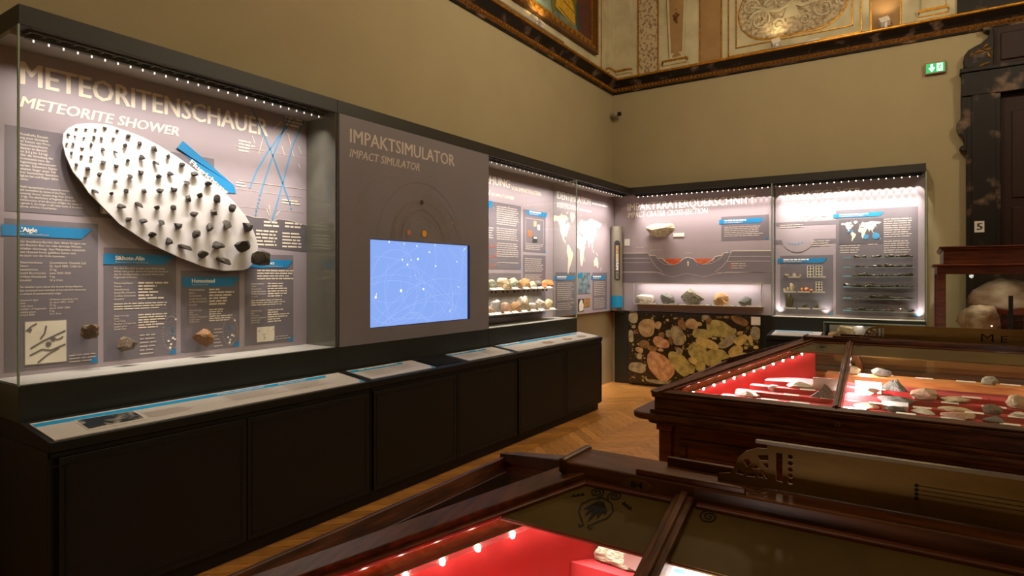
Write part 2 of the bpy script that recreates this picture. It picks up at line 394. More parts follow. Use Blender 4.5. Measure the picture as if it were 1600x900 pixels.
mb = MB()   # plank ends against the walls
mb.box(XW, XW + .7, Y0R, YW, -.018, -.0008).box(XW + .7, X1R - .7, YW - .7, YW, -.018, -.0008).box(X1R - .7, X1R, Y0R, YW, -.018, -.0008).box(XW + .7, X1R - .7, Y0R, Y0R + .7, -.018, -.0008)
mb.build('border', 'oak_plank', FLR)

# ---- cornice
def cornice(nm, a, b, nrm, lab):
    """a, b: wall line ends (xy); nrm: direction into the room"""
    root = empty(nm, (a[0], a[1], 4.34), lab, None, kind='structure'); n = Vector((nrm[0], nrm[1], 0))
    A = Vector((a[0], a[1], 0)); Bv = Vector((b[0], b[1], 0)); e = Bv - A
    def run(name, prof, m):
        return MB().prism([A + n * p + Vector((0, 0, z)) for p, z in prof], e).build(name, m, root)
    run('lower_fillet', [(0, 4.34), (.03, 4.34), (.035, 4.358), (0, 4.358)], 'marble_dark')
    run('ornament_ground', [(0, 4.358), (.035, 4.358), (.06, 4.412), (0, 4.412)], 'gold_dark')
    run('marble_band', [(0, 4.412), (.062, 4.412), (.075, 4.44), (.115, 4.49), (.125, 4.505), (0, 4.505)], 'marble_dark')
    run('gold_fillet', [(0, 4.505), (.14, 4.505), (.15, 4.515), (.15, 4.53), (.135, 4.54), (0, 4.54)], 'gold')
    mb = MB(); d = e.normalized(); L_ = e.length; i = 0.0
    while i < L_ - .05:
        c = A + d * (i + .026) + n * .048
        for sg in (-1, 1):
            p0 = c + Vector((0, 0, 4.366)); t = c + d * (.018 * sg) + Vector((0, 0, 4.386)); t2 = c + Vector((0, 0, 4.408)) + n * .01
            mb.add([p0, t, t2, c + n * .022 + Vector((0, 0, 4.387))], [(0, 1, 3), (1, 2, 3), (2, 0, 3)])
        i += .052
    tag(mb.build('leaf_ornament', 'gold', root), kind='stuff')
    return root
cornice('trim_1', (XW, Y0R), (XW, YW), (1, 0), 'dark marble cornice with gilded fillet along the long wall')
cornice('trim_2', (XW, YW), (X1R, YW), (0, -1), 'dark marble cornice with gilded fillet along the end wall')
# ---- painted frieze above the cornice (parts of the walls)
FW = frame((0, YW, 0), (1, 0, 0), (0, 0, 1)); FWL = frame((XW, 0, 0), (0, 1, 0), (0, 0, 1))
ZT = 6.15; Z0 = 4.545
def slab(F, name, poly, o0, o1, m, parent):
    return MB().prism([fp(F, a, b, o0) for a, b in poly], F[3] * (o1 - o0)).build(name, m, parent)
def fbox(F, name, s0, s1, z0, z1, o0, o1, m, parent, bevel=0): 
    return slab(F, name, [(s0, z0), (s1, z0), (s1, z1), (s0, z1)], o0, o1, m, parent)
fbox(FW, 'frieze_ground', XW, X1R, 4.54, ZC, 0, .012, 'frieze_paint', WB)
fbox(FWL, 'frieze_ground', Y0R, YW, 4.54, ZC, 0, .012, 'frieze_paint', WL)
def gold_frame(F, name, s0, s1, z0, z1, w_, parent, o=.014):
    mb = MB()
    for r in ((s0, s1, z0, z0 + w_), (s0, s1, z1 - w_, z1), (s0, s0 + w_, z0, z1), (s1 - w_, s1, z0, z1)):
        mb.prism([fp(F, a, b, o) for a, b in R4(r)], F[3] * .012)
    return mb.build(name, 'gold', parent)
# corner pilaster
pr = -3.609; ply = 8.421
fbox(FW, 'corner_pilaster', XW, pr, Z0, ZT, .012, .06, 'frieze_paint', WB)
fbox(FWL, 'corner_pilaster', ply, YW, Z0, ZT, .012, .06, 'frieze_paint', WL)
for F, a, b, par in ((FW, XW, pr + .03, WB), (FWL, ply - .03, YW, WL)):
    fbox(F, 'pilaster_base', a, b, Z0, Z0 + .05, .012, .10, 'frieze_paint', par); fbox(F, 'pilaster_base_gilding', a, b, Z0 + .05, Z0 + .066, .012, .085, 'gold', par)
    fbox(F, 'pilaster_base', a, b, Z0 + .066, Z0 + .10, .012, .08, 'frieze_paint', par); fbox(F, 'pilaster_base_gilding', a, b, Z0 + .10, Z0 + .13, .012, .09, 'gold', par)
# painted panels on the end wall
for (s0, s1), m in (((-3.488,-3.184), 'frieze_grotesque'), ((-2.58,-2.282), 'frieze_tan'), ((-0.508,-0.205), 'frieze_tan')):
    fbox(FW, 'frieze_panel', s0, s1, Z0 + .02, ZT - .1, .012, .016, m, WB); gold_frame(FW, 'gilt_border', s0 - .008, s1 + .008, Z0 + .012, ZT - .09, .016, WB)
# tapering pilaster
tp = [-3.021,-2.789,-2.984,-2.816,-3.126,-2.724]
slab(FW, 'tapered_pilaster', [(tp[2] - .02, Z0 + .16), (tp[3] + .02, Z0 + .16), (tp[1] + .05, ZT), (tp[0] - .05, ZT)], .012, .05, 'frieze_paint', WB)
slab(FW, 'pilaster_inlay', [(tp[2] + .005, Z0 + .23), (tp[3] - .005, Z0 + .23), (tp[1] + .01, ZT - .1), (tp[0] - .01, ZT - .1)], .05, .053, 'frieze_tan', WB)
slab(FW, 'pilaster_arch', circ(((tp[2] + tp[3]) / 2, Z0 + .17), .062, 14, 0, math.pi), .05, .054, 'frieze_tan', WB)
mb = MB(); cx = (tp[0] + tp[1]) / 2
for dx, dz, r_ in ((0, 0, .028), (.03, .03, .02), (-.03, .03, .02), (0, -.045, .018), (0, .06, .012), (.012, -.075, .012), (-.02, -.02, .016), (0, .12, .006)):
    mb.prism([fp(FW, a, b, .053) for a, b in circ((cx, 5.27 + dz), r_, 8)] if 0 else [fp(FW, a, b, .053) for a, b in circ((cx + dx, 5.27 + dz), r_, 8)], FW[3] * .012)
mb.build('garland_relief', 'gold_dark', WB)
for z0, z1, e, m in ((Z0, Z0 + .05, .0, 'frieze_paint'), (Z0 + .05, Z0 + .065, -.02, 'gold'), (Z0 + .065, Z0 + .11, -.04, 'frieze_paint'), (Z0 + .11, Z0 + .14, -.02, 'gold'), (Z0 + .14, Z0 + .16, -.05, 'frieze_paint')):
    fbox(FW, 'pilaster_base', tp[4] - e, tp[5] + e, z0, z1, .012, .09 + e * .4, m, WB)
# large relief panel with capsule medallion
bo = (-2.196,-0.603); bi = (-2.095,-0.699)
gold_frame(FW, 'gilt_border', bo[0], bo[1], 4.575, 5.62, .014, WB)
gold_frame(FW, 'gilt_border', bi[0], bi[1], 4.675, 5.52, .014, WB)
zc = (4.70 + 5.50) / 2; rr = .39; sA, sB = bi[0] + .03, bi[1] - .03
caps = [(sB - rr + rr * math.cos(t), zc + rr * math.sin(t)) for t in [math.radians(-90 + 180 * i / 16) for i in range(17)]] + [(sA + rr + rr * math.cos(t), zc + rr * math.sin(t)) for t in [math.radians(90 + 180 * i / 16) for i in range(17)]]
slab(FW, 'medallion_rim', caps, .012, .02, 'gold', WB)
caps2 = [((s - (sA + sB) / 2) * .972 + (sA + sB) / 2, (z - zc) * .95 + zc) for s, z in caps]
slab(FW, 'medallion_ground', caps2, .012, .024, 'frieze_relief', WB)
mb = MB(); r3 = random.Random(8); cxm = (sA + sB) / 2
def curl(c, r, turns, sg, w0):
    pts = [fp(FW, c[0] + sg * r * (1 - t * .8) * math.cos(turns * 6.28 * t), c[1] + r * (1 - t * .8) * math.sin(turns * 6.28 * t), .03) for t in [i / 22 for i in range(23)]]
    mb.tube(pts, [w0 * (1 - .5 * i / 22) for i in range(23)], 5)
for sg in (-1, 1):
    curl((cxm + sg * .38, zc - .12), .15, 1.7, sg, .02); curl((cxm + sg * .16, zc - .22), .08, 1.5, -sg, .016); curl((cxm + sg * .5, zc + .08), .11, 1.6, -sg, .016)
    curl((cxm + sg * .25, zc + .05), .09, 1.4, sg, .015); curl((cxm + sg * .2, zc + .25), .08, 1.4, sg, .015)
    mb.tube([fp(FW, cxm + sg * (.02 + .12 * i), zc + .02 - .06 * math.sin(i * 1.2), .03) for i in range(5)], [.03, .03, .024, .02, .012], 6)
    for i in range(7):
        a = r3.uniform(.05, .6) * sg; b = r3.uniform(-.28, .2); mb.tube([fp(FW, cxm + a, zc + b, .024), fp(FW, cxm + a, zc + b, .045)], [.03, .012], 7)
mb.prism([fp(FW, cxm + a, zc + b, .024) for a, b in ((-.1, -.16), (.1, -.16), (.03, .05), (-.03, .05))], FW[3] * .02)
mb.tube([fp(FW, cxm, zc + .06, .03), fp(FW, cxm, zc + .11, .05), fp(FW, cxm, zc + .16, .03)], [.02, .045, .02], 8)
mb.build('medallion_relief', 'frieze_paint', WB)
# pilaster with gilded base near the portal
p5 = (-0.046,0.279)
fbox(FW, 'wall_pilaster', p5[0] + .05, p5[1] - .05, Z0 + .14, ZT, .012, .05, 'frieze_paint', WB)
for z0, z1, e, m in ((Z0, Z0 + .04, .0, 'frieze_paint'), (Z0 + .04, Z0 + .06, .01, 'gold'), (Z0 + .06, Z0 + .11, .03, 'frieze_paint'), (Z0 + .11, Z0 + .14, .02, 'gold')):
    fbox(FW, 'pilaster_base', p5[0] + e, p5[1] - e, z0, z1, .012, .09 - e, m, WB)
fbox(FW, 'marble_pier', p5[1] + .06, p5[1] + .9, Z0, ZT, .012, .05, 'marble_dark', WB)
# gilt line beside the painting
gy = 8.235
fbox(FWL, 'gilt_line', gy, gy + .018, Z0, ZT, .012, .02, 'gold', WL)
# ---- framed painting on the long wall
po = (8.014,4.747); pi_ = (7.911,4.897)
PT = empty('framed_painting', (XW + .012, 6.8, po[1]), 'gilt framed painting with yellow and dark red shapes above the cornice', 'painting')
ya, yb, za, zb = 5.55, po[0], po[1], 6.05
FP = frame((XW + .012, 0, 0), (0, 1, 0), (0, 0, 1))
fw = po[0] - pi_[0] + .04; zi = pi_[1]
for nm, k0, k1, th, m in (('frame_outer', 0, .35, .07, 'gold_dark'), ('frame_moulding', .35, .75, .05, 'gold_dark'), ('frame_slip', .75, 1.0, .035, 'gold')):
    mb = MB(); a0, a1 = ya + fw * k0, ya + fw * k1; b0, b1 = yb - fw * k0, yb - fw * k1; fh = zi - za; c0, c1 = za + fh * k0, za + fh * k1; d0, d1 = zb - fh * k0, zb - fh * k1
    for poly in ([(a0, c0), (b0, c0), (b1, c1), (a1, c1)], [(a0, d0), (b0, d0), (b1, d1), (a1, d1)], [(a0, c0), (a1, c1), (a1, d1), (a0, d0)], [(b0, c0), (b1, c1), (b1, d1), (b0, d0)]):
        mb.prism([fp(FP, s, z, 0) for s, z in poly], FP[3] * th)
    mb.build(nm, m, PT)
s = ya + .1
while s < yb - .1:
    MB().prism([fp(FP, a, b, .05) for a, b in R4((s, s + .07, za + (zi - za) * .42, za + (zi - za) * .68))], FP[3] * .008).build('frame_stud', 'gold', PT); s += .13
mat('paint_sky', (120, 128, 108), .5, c2=(70, 96, 96), scale=5, detail=6); mat('paint_yellow', (206, 160, 30), .45, c2=(150, 110, 20), scale=14, stretch=(1, 6, 1)); mat('paint_red', (92, 40, 26), .45, c2=(60, 34, 30), scale=12, stretch=(1, 6, 1)); mat('paint_blue', (40, 66, 88), .5, c2=(30, 48, 50), scale=10); mat('paint_olive', (104, 96, 30), .5, c2=(70, 72, 30), scale=12)
cv = frect(FP, 'canvas', (ya + fw, yb - fw, zi, zb - .1), .02, 'paint_sky', PT)
q = lambda pts, o, m, n: flat(FP, n, [pts], o, m, cv)
q([(6.784,4.89),(6.852,4.975),(7.419,4.977),(7.466,4.921)] + [(7.6, 5.6), (6.6, 5.6)], .021, 'paint_olive', 'painted_shape')
q([(6.864,5.027),(7.326,4.946),(7.402,4.971),(7.356,5.206),(7.236,5.331),(6.891,5.2)], .022, 'paint_yellow', 'painted_shape')
q([(7.433,5.291),(7.479,4.918),(7.937,4.91),(7.943,5.631),(7.542,5.477)], .022, 'paint_red', 'painted_shape')
q([(7.422,5.272),(7.484,5.31),(7.528,4.934),(7.434,4.932)], .023, 'paint_blue', 'painted_shape')
flat(FP, 'painted_lines', strokes([[(6.943,5.055),(7.352,4.961)], [(7.057,5.179),(7.367,5.124)], [(7.538,5.271),(7.586,4.997)], [(7.865,5.3),(7.871,4.927)], [(7.507,5.289),(7.915,5.333)]], .012), .0245, 'paint_blue', cv)
# ---- white spotlights standing on the cornice, lighting the frieze
def uplight(y=None, x=None, lab='', n=1, bar=None):
    if y is not None: base = (XW + .11, y, 4.54); d = Vector((0, 1, 0)); nn = Vector((1, 0, 0))
    else: base = (x, YW - .11, 4.54); d = Vector((1, 0, 0)); nn = Vector((0, -1, 0))
    r_ = empty('cornice_spotlight', base, lab, 'spotlight', 'spotlights on the cornice'); b = Vector(base)
    for i in range(n):
        c = b + d * (.13 * i) + Vector((0, 0, .02))
        mb = MB(); up = Vector((0, 0, 1)); ax = (up * .8 - nn * .6 + d * (.35 if i else -.3)).normalized(); sd = ax.cross(d).normalized(); s2 = sd.cross(ax)
        vs = []
        for h_ in (0, .10):
            for p, q_ in ((-1, -1), (1, -1), (1, 1), (-1, 1)): vs.append(c + Vector((0, 0, .03)) + ax * h_ + sd * p * .035 + s2 * q_ * .05)
        mb.add(vs, [(3, 2, 1, 0), (4, 5, 6, 7), (0, 1, 5, 4), (1, 2, 6, 5), (2, 3, 7, 6), (3, 0, 4, 7)]); mb.build('lamp_head', 'fixture_white', r_)
        MB().tube([c + Vector((0, 0, -.02)), c + Vector((0, 0, .05))], .018, 8).build('bracket', 'fixture_white', r_)
        spot('frieze_light', c + Vector((0, 0, .16)) + nn * .06, (-nn * .5 + Vector((0, 0, 1)) + d * (.2 if i else -.1)), P_UP * (1 if n > 1 else .45), 130, .8, r_, (1, .8, .48), .03)
    if bar: 
        mb = MB(); mb.bar(b + d * bar[0] + Vector((0, 0, .02)) + nn * .02, b + d * bar[1] + Vector((0, 0, .02)) + nn * .02, .03, .02); mb.build('conduit', 'chrome', r_)
    return r_
uplight(y=6.263, lab='pair of white box spotlights on the cornice below the painting', n=2, bar=(-.9, .62))
uplight(x=-1.556, lab='white cube spotlight on the cornice below the relief medallion', bar=(-.1, .5))
uplight(x=-0.35, lab='small white spotlight on the cornice right of the medallion')
# ---- marble portal with door
PO = empty('door_portal', (1.4, YW, 0), 'tall dark veined marble door surround with scroll brackets', 'doorway')
jx0, jx1 = 0.42, 0.724; jo = jx1 + 1.5; lz0, lz1 = 3.6, 3.909
for a, b in ((jx0, jx1), (jo, jo + jx1 - jx0)):
    BX(a, b, YW - .12, YW, 0, lz0).build('marble_jamb', 'marble_dark', PO, .008)
    BX(a + .05, b - .05, YW - .135, YW - .12, .2, lz0).build('jamb_fillet', 'marble_dark', PO)
BX(jx0 - .045, jo + jx1 - jx0 + .045, YW - .14, YW, lz0, lz1 - .05).build('marble_lintel', 'marble_dark', PO, .006)
BX(jx0 - .06, jo + jx1 - jx0 + .06, YW - .16, YW, lz1 - .05, lz1).build('lintel_cornice', 'marble_dark', PO, .008)
FJ = frame((0, YW - .12, 0), (1, 0, 0), (0, 0, 1))
earp = [(0.372,3.634),(0.372,3.364),(0.335,3.318),(0.33,3.246),(0.355,3.18),(0.388,3.155),(0.402,3.071),(0.363,3.045),(0.355,3.01),(0.422,2.995),(0.43,3.624)]
MB().prism([fp(FJ, a, b, 0) for a, b in earp], FJ[3] * -.1).build('side_scroll', 'marble_dark', PO, .006)
vol = [(0.402,3.916),(0.391,4.003),(0.402,4.063),(0.435,4.113),(0.489,4.143),(0.554,4.17),(0.603,4.216),(0.625,4.267),(0.623,4.298),(0.578,4.295),(0.565,4.321),(0.569,4.346),(0.659,4.328),(0.669,4.192),(0.659,3.868)]
MB().prism([fp(FJ, a, b, 0) for a, b in vol], FJ[3] * -.1).build('scroll_bracket', 'marble_dark', PO, .012)
mb = MB()
for pts in ([(300,575),(350,550),(400,545)], [(390,520),(420,490),(440,470)], [(400,530),(450,530),(480,515)], [(440,560),(455,600),(475,610)], [(190,735),(205,738)], [(335,725),(390,695),(460,668)]):
    pass
for pts in [[(0.496,4.064),(0.536,4.081),(0.577,4.078)],[(0.569,4.105),(0.593,4.131),(0.609,4.147)],[(0.577,4.093),(0.617,4.085),(0.641,4.095)],[(0.609,4.056),(0.621,4.013),(0.637,4.0)],[(0.524,3.905),(0.569,3.927),(0.625,3.944)],[(0.479,4.072),(0.459,4.056),(0.454,4.026)]]:
    mb.tube([fp(FJ, a, b, .006) for a, b in pts], [.006, .012, .006], 6)
mb.build('gilt_leaf', 'gold', PO)
BX(vol[-2][0] - .01, jo + .1, YW - .03, YW, lz1, 4.34).build('overdoor_panel', 'door_wood', PO)
BX(vol[-2][0] + .06, jo, YW - .05, YW - .03, lz1 + .06, 4.27).build('overdoor_field', 'door_wood', PO, .01)
d1 = tag(BX(jx1, jo, YW - .03, YW, 0.0, lz0).build('door_1', 'door_wood'), 'dark panelled wooden door inside the marble surround', kind='structure')
for z0, z1 in ((.2, 1.0), (1.1, 2.35), (2.45, 3.4)):
    BX(jx1 + .1, jx1 + .68, YW - .045, YW - .03, z0, z1).build('door_panel', 'door_wood', d1, .012); BX(jx1 + .82, jo - .1, YW - .045, YW - .03, z0, z1).build('door_panel', 'door_wood', d1, .012)
f5 = (0.491,0.579,2.08,2.204)
NP = BX(f5[0], f5[1], YW - .142, YW - .135, f5[2], f5[3]).build('number_plate', 'label_grey'); tag(NP, 'small white plate with number five on marble jamb', 'sign')
F5 = frame((0, YW - .142, 0), (1, 0, 0), (0, 0, 1)); ww = f5[1] - f5[0]
ftext(F5, 'numeral', '5', (f5[0] + ww * .27, f5[1] - ww * .22, f5[2] + (f5[3] - f5[2]) * .22, (f5[3] - f5[2]) * .58), .001, 'print_dark', NP, .03)
# exit sign
ex = (0.035,0.236,3.93,4.062); xm = .008
ES = empty('exit_sign', ((ex[0] + ex[1]) / 2, YW, ex[2]), 'lit green emergency exit sign with down arrow on end wall', 'exit sign')
BX(ex[0], ex[1], YW - .05, YW, ex[2], ex[3]).build('housing', 'exit_case', ES, .004)
FE = frame((0, YW - .05, 0), (1, 0, 0), (0, 0, 1)); e0, e1, e2, e3 = ex[0] + .012, ex[1] - .012, ex[2] + .012, ex[3] - .012
frect(FE, 'lit_face', (e0, e1, e2, e3), .001, 'exit_green', ES); eh = e3 - e2; ac = e0 + .055
flat(FE, 'arrow', [[(ac - .012, e3 - .008), (ac + .012, e3 - .008), (ac + .012, e2 + eh * .45), (ac - .012, e2 + eh * .45)], [(ac - .032, e2 + eh * .5), (ac, e2 + .008), (ac + .032, e2 + eh * .5), (ac + .02, e2 + eh * .58), (ac, e2 + eh * .32), (ac - .02, e2 + eh * .58)]], .002, 'exit_white', ES)
px0, px1 = e1 - .075, e1 - .018
frect(FE, 'doorway_square', (px0, px1, e2 + .01, e3 - .008), .002, 'exit_white', ES)
pc = (px0 + px1) / 2; pz = (e2 + e3) / 2
flat(FE, 'running_figure', [circ((pc + .006, pz + .028), .007, 10)] + strokes([[(pc + .003, pz + .02), (pc - .004, pz - .004)], [(pc + .003, pz + .016), (pc + .02, pz + .008)], [(pc + .001, pz + .016), (pc - .016, pz + .014)], [(pc - .004, pz - .004), (pc + .014, pz - .016), (pc + .01, pz - .034)], [(pc - .004, pz - .004), (pc - .01, pz - .02), (pc - .024, pz - .026)]], .008), .003, 'exit_green', ES)
# security camera in the corner
cc = (-3.822,4.005)
CC = empty('security_camera', (cc[0], YW, cc[1]), 'small security camera mounted high in the room corner', 'camera')
MB().tube([(cc[0] - .04, YW - .1, cc[1]), (cc[0] + .075, YW - .13, cc[1])], [.034, .03], 12).build('camera_body', 'camera_grey', CC, smooth=True)
MB().tube([(cc[0] + .072, YW - .13, cc[1]), (cc[0] + .1, YW - .138, cc[1])], [.034, .03], 12).build('lens_hood', 'rail_black', CC)
MB().tube([(cc[0] - .01, YW, cc[1] + .005), (cc[0] - .01, YW - .1, cc[1])], .014, 8).build('wall_arm', 'camera_grey', CC)
BX(cc[0] - .04, cc[0] + .02, YW - .012, YW, cc[1] - .04, cc[1] + .04).build('mounting_plate', 'camera_grey', CC, .004)
# unseen pendant lamps above the picture, added for the hall's warm general light
for i, (x, y) in enumerate(((-.9, 5.2), (2.2, 5.2), (-.9, .6), (2.2, .6))):
    p = empty('added_pendant_lamp', (x, y, 5.0), 'unseen brass pendant lamp added for the room light, ' + ['far left', 'far right', 'near left', 'near right'][i] + ' of the four', 'lamp', 'added pendant lamps')
    MB().tube([(x, y, 5.36), (x, y, ZC)], .012, 8).build('rod', 'brass_aged', p); MB().tube([(x, y, 5.30), (x, y, 5.36)], [.16, .02], 16).build('cap', 'brass_aged', p)
    d = bpy.data.lights.new('pendant_fill_light', 'POINT'); d.energy = P_ROOM; d.color = ROOM_COL; d.shadow_soft_size = .14; o = bpy.data.objects.new('pendant_fill_light', d); COL.objects.link(o); o.parent = p; o.location = (0, 0, .12); d.energy = P_ROOM * (1.5 if y > 3 else .3)
# ================================================================== long wall: black base cabinets with sloping label tops
rb = random.Random(21)
FT = frame((XC, 0, ZCF), (0, 1, 0), (XG - XC, 0, ZCB - ZCF))
yc1, yc2 = 3.037, 4.907
def base_cabinet(y0, y1, seams, lab):
    r = empty('base_cabinet', (XC - .2, (y0 + y1) / 2, 0), lab, 'cabinet', 'black base cabinets along the long wall')
    g = .0015
    BX(XW + .005, XC - .06, y0 + g, y1 - g, 0, .085).build('plinth', 'cabinet_black', r)
    BX(XW + .005, XC - .022, y0 + g, y1 - g, .085, ZCF - .045).build('carcass', 'cabinet_black', r)
    # sloping top with a lip
    MB().prism([(XW + .005, y0 + g, ZCF - .045), (XC, y0 + g, ZCF - .045), (XC, y0 + g, ZCF), (XG, y0 + g, ZCB), (XW + .005, y0 + g, ZCB)], (0, y1 - y0 - 2 * g, 0)).build('sloping_top', 'cabinet_black', r, .003)
    BX(XC - .022, XC - .012, y0 + .01, y1 - .01, ZCF - .07, ZCF - .05).build('shadow_fillet', 'cabinet_black', r)
    for a, b in zip(seams[:-1], seams[1:]):
        d = BX(XC - .022, XC - .004, a + .003, b - .003, .10, ZCF - .075).build('door', 'cabinet_black', r, .002)
        mb = MB(); e = .03   # thin bead framing each door
        for q in ((a + e, b - e, .13, .136), (a + e, b - e, ZCF - .111, ZCF - .105), (a + e, a + e + .006, .13, ZCF - .105), (b - e - .006, b - e, .13, ZCF - .105)): mb.box(XC - .004, XC - .0015, q[0], q[1], q[2], q[3])
        mb.build('door_bead', 'cabinet_black', d)
    return r
C1 = base_cabinet(YA, yc1, [YA + .03, 1.17, 2.09, yc1 - .02], 'long black base cabinet nearest the viewer under the meteorite shower case')
C2 = base_cabinet(yc1, yc2, [yc1 + .02, 3.979, yc2 - .015], 'black base cabinet below the blue screen')
C3 = base_cabinet(yc2, YE, [yc2 + .015, 5.849, YE - .01], 'black base cabinet farthest along the wall below shelved stones')
def plate(par, q, banner=True, bfrac=.16, name='label_plate', m='label_grey'):
    """q: TL, TR, BR, BL on the sloping top -> raised plate"""
    s0 = (q[0][0] + q[3][0]) / 2; s1 = (q[1][0] + q[2][0]) / 2; t1 = (q[0][1] + q[1][1]) / 2; t0 = (q[2][1] + q[3][1]) / 2
    t0 = max(.012, t0); t1 = min(.335, t1)
    p = MB().prism([fp(FT, a, b, 0) for a, b in R4((s0, s1, t0, t1))], FT[3] * .005).build(name, m, par)
    if banner:
        h = (t1 - t0) * bfrac; b1 = t1 - h * .45; b0 = b1 - h
        flat(FT, 'heading_banner', [[(s0 + .004, b0), (s1 - .16, b0), (s1 - .13, b1), (s0 + .004, b1)]], .006, 'banner_cyan', p)
        flat(FT, 'corner_mark', [[(s1 - .04, t0 + .001), (s1 - .001, t0 + .001), (s1 - .001, t0 + .035), (s1 - .028, t0 + .035)]], .006, 'banner_cyan', p)
        return p, s0, s1, t0, t1, b0, b1
    return p, s0, s1, t0, t1, 0, 0
p, s0, s1, t0, t1, b0, b1 = plate(C1, [(1.165,0.2824),(2.996,0.3035),(2.982,0.0232),(1.156,0.0071)])
ftext(FT, 'heading_text', 'Meteoritenschauer', (2.06, 2.37, b0 + (b1 - b0) * .25, (b1 - b0) * .5), .007, 'print_white', p)
ftext(FT, 'heading_text', 'Meteorite shower', (2.47, 2.68, b0 + (b1 - b0) * .25, (b1 - b0) * .5), .007, 'print_white', p)
for q_, k_ in (((2.07, 2.42, t0 + .07, b0 - .015), .018), ((2.47, 2.78, t0 + .07, b0 - .015), .018), ((1.60, 1.85, t0 + .06, t0 + .15), .016)): flat(FT, 'body_text', paras(rb, q_, k_), .0065, 'print_soft', p)
ph = [(1.317,0.229),(1.586,0.2219),(1.58,0.0655),(1.312,0.0545)]
flat(FT, 'photograph_border', [[ph[3], ph[2], ph[1], ph[0]]], .0068, 'paper_cream', p)
pc_ = (sum(a for a, b in ph) / 4, sum(b for a, b in ph) / 4)
flat(FT, 'photograph', [[((a - pc_[0]) * .95 + pc_[0], (b - pc_[1]) * .86 + pc_[1] + .005) for a, b in (ph[3], ph[2], ph[1], ph[0])]], .0074, 'photo_sky', p)
p, s0, s1, t0, t1, b0, b1 = plate(C2, [(3.075,0.2964),(3.751,0.3066),(3.756,0.0423),(3.067,0.0313)], bfrac=.17)
ftext(FT, 'heading_text', 'Gefahr aus dem All   Threat from space', (s0 + .09, s1 - .2, b0 + .008, .022), .007, 'print_white', p); p.name = 'label_plate'
flat(FT, 'body_text', paras(rb, (s0 + .06, (s0 + s1) / 2 - .03, t0 + .05, b0 - .015), .018) + paras(rb, ((s0 + s1) / 2 + .0, s1 - .1, t0 + .08, b0 - .015), .018), .0065, 'print_soft', p)
bpy.data.objects.remove([c for c in p.children if c.name.startswith('heading_text')][0])
flat(FT, 'heading_text', paras(rb, (s0 + .09, s1 - .2, b0 + .004, b1 - .004), .03, .5, 0), .007, 'print_white', p)
p, *_ = plate(C2, [(3.815,0.2703),(4.117,0.2884),(4.103,0.0857),(3.76,0.0262)], False, name='touch_tablet', m='tablet_dark')
p, s0, s1, t0, t1, b0, b1 = plate(C2, [(4.199,0.3025),(4.897,0.3035),(4.88,0.0444),(4.187,0.0383)], bfrac=.17)
flat(FT, 'heading_text', paras(rb, (s0 + .05, s0 + .3, b0 + .004, b1 - .004), .03, .5, 0) + paras(rb, (s0 + .4, s1 - .2, b0 + .004, b1 - .004), .03, .5, 0), .007, 'print_white', p)
flat(FT, 'body_text', paras(rb, (s0 + .06, (s0 + s1) / 2, t0 + .06, b0 - .015), .018) + paras(rb, ((s0 + s1) / 2 + .03, s1 - .1, t0 + .06, b0 - .015), .018), .0065, 'print_soft', p)
p, s0, s1, t0, t1, b0, b1 = plate(C3, [(4.975,0.3126),(6.745,0.3348),(6.79,0.0574),(4.971,0.0273)], bfrac=.17)
flat(FT, 'heading_text', paras(rb, (s0 + .06, s0 + .4, b0 + .004, b1 - .004), .03, .5, 0), .007, 'print_white', p)
mb = []
for a, k in ((.55, .22), (.95, .18), (1.25, .2)):
    a *= (s1 - s0) / 1.6; mb.append([(s0 + a, t0 + .07), (s0 + a + k * .5, t0 + .05), (s0 + a + k, t0 + .08), (s0 + a + k * .9, t0 + .13), (s0 + a + k * .4, t0 + .15), (s0 + a + .02, t0 + .12)])
[flat(FT, 'drawing', [q_], .0066, 'print_dim', p) for q_ in mb]; flat(FT, 'drawing', [[(x + .02, y + .01), (x + .07, y), (x + .09, y + .03), (x + .05, y + .05)] for x, y in ((mb[0][0][0] + .05, t0 + .08), (mb[1][0][0] + .05, t0 + .08))], .007, 'print_amber', p)

# ---- showcase shells on the long wall
def header(par, y0, y1):
    h = BX(XW + .004, XG, y0 + .001, y1 - .001, ZH0, ZH1).build('header', 'header_black', par, .002)
    BX(XP + .002, XG - .115, y0 + .004, y1 - .004, ZH0 - .02, ZH0).build('soffit', 'soffit_grey', par)
    return h
def rail(par, a, b, n, toward, z=ZH0, m='led'):
    """black rail with LEDs along a..b (xy), tilted towards the panel"""
    A = Vector((a[0], a[1], z)); Bv = Vector((b[0], b[1], z)); d = (Bv - A).normalized(); t = Vector((toward[0], toward[1], 0))
    r = MB(); r.bar(A + t * .03, Bv + t * .03, .012, .012); r.bar(A + t * .08, Bv + t * .08, .03, .03)
    for i in range(n + 1):
        p = A + (Bv - A) * (i / n); r.bar(p + t * .02, p + t * .1, .012, .012, lift=-.004)
    rl = r.build('light_rail', 'rail_black', par)
    dm = MB(); dm.tube([(0, 0, 0), (0, 0, -.008), (0, 0, -.012)], [.004, .004, .002], 8); me = dm.mesh('led'); me.materials.append(MATS[m])
    for i in range(n):
        p = A + (Bv - A) * ((i + .5) / n) + t * .082 + Vector((0, 0, -.03)); o = bpy.data.objects.new('led', me); link(o, rl, p)
    return rl
def row_lights(nm, a, b, n, total, aim, par, ang=118, blend=1.0):
    a = Vector(a); b = Vector(b)
    for i in range(n):
        p_ = a + (b - a) * ((i + .5) / n); spot(nm, p_, aim, total / n, ang, blend, par, LED_COL, .006)
        spot(nm + '_beam', p_, (aim[0] * .6, aim[1] * .6, -1), total / n * K_NARROW, 46, 1.0, par, LED_COL, .006)
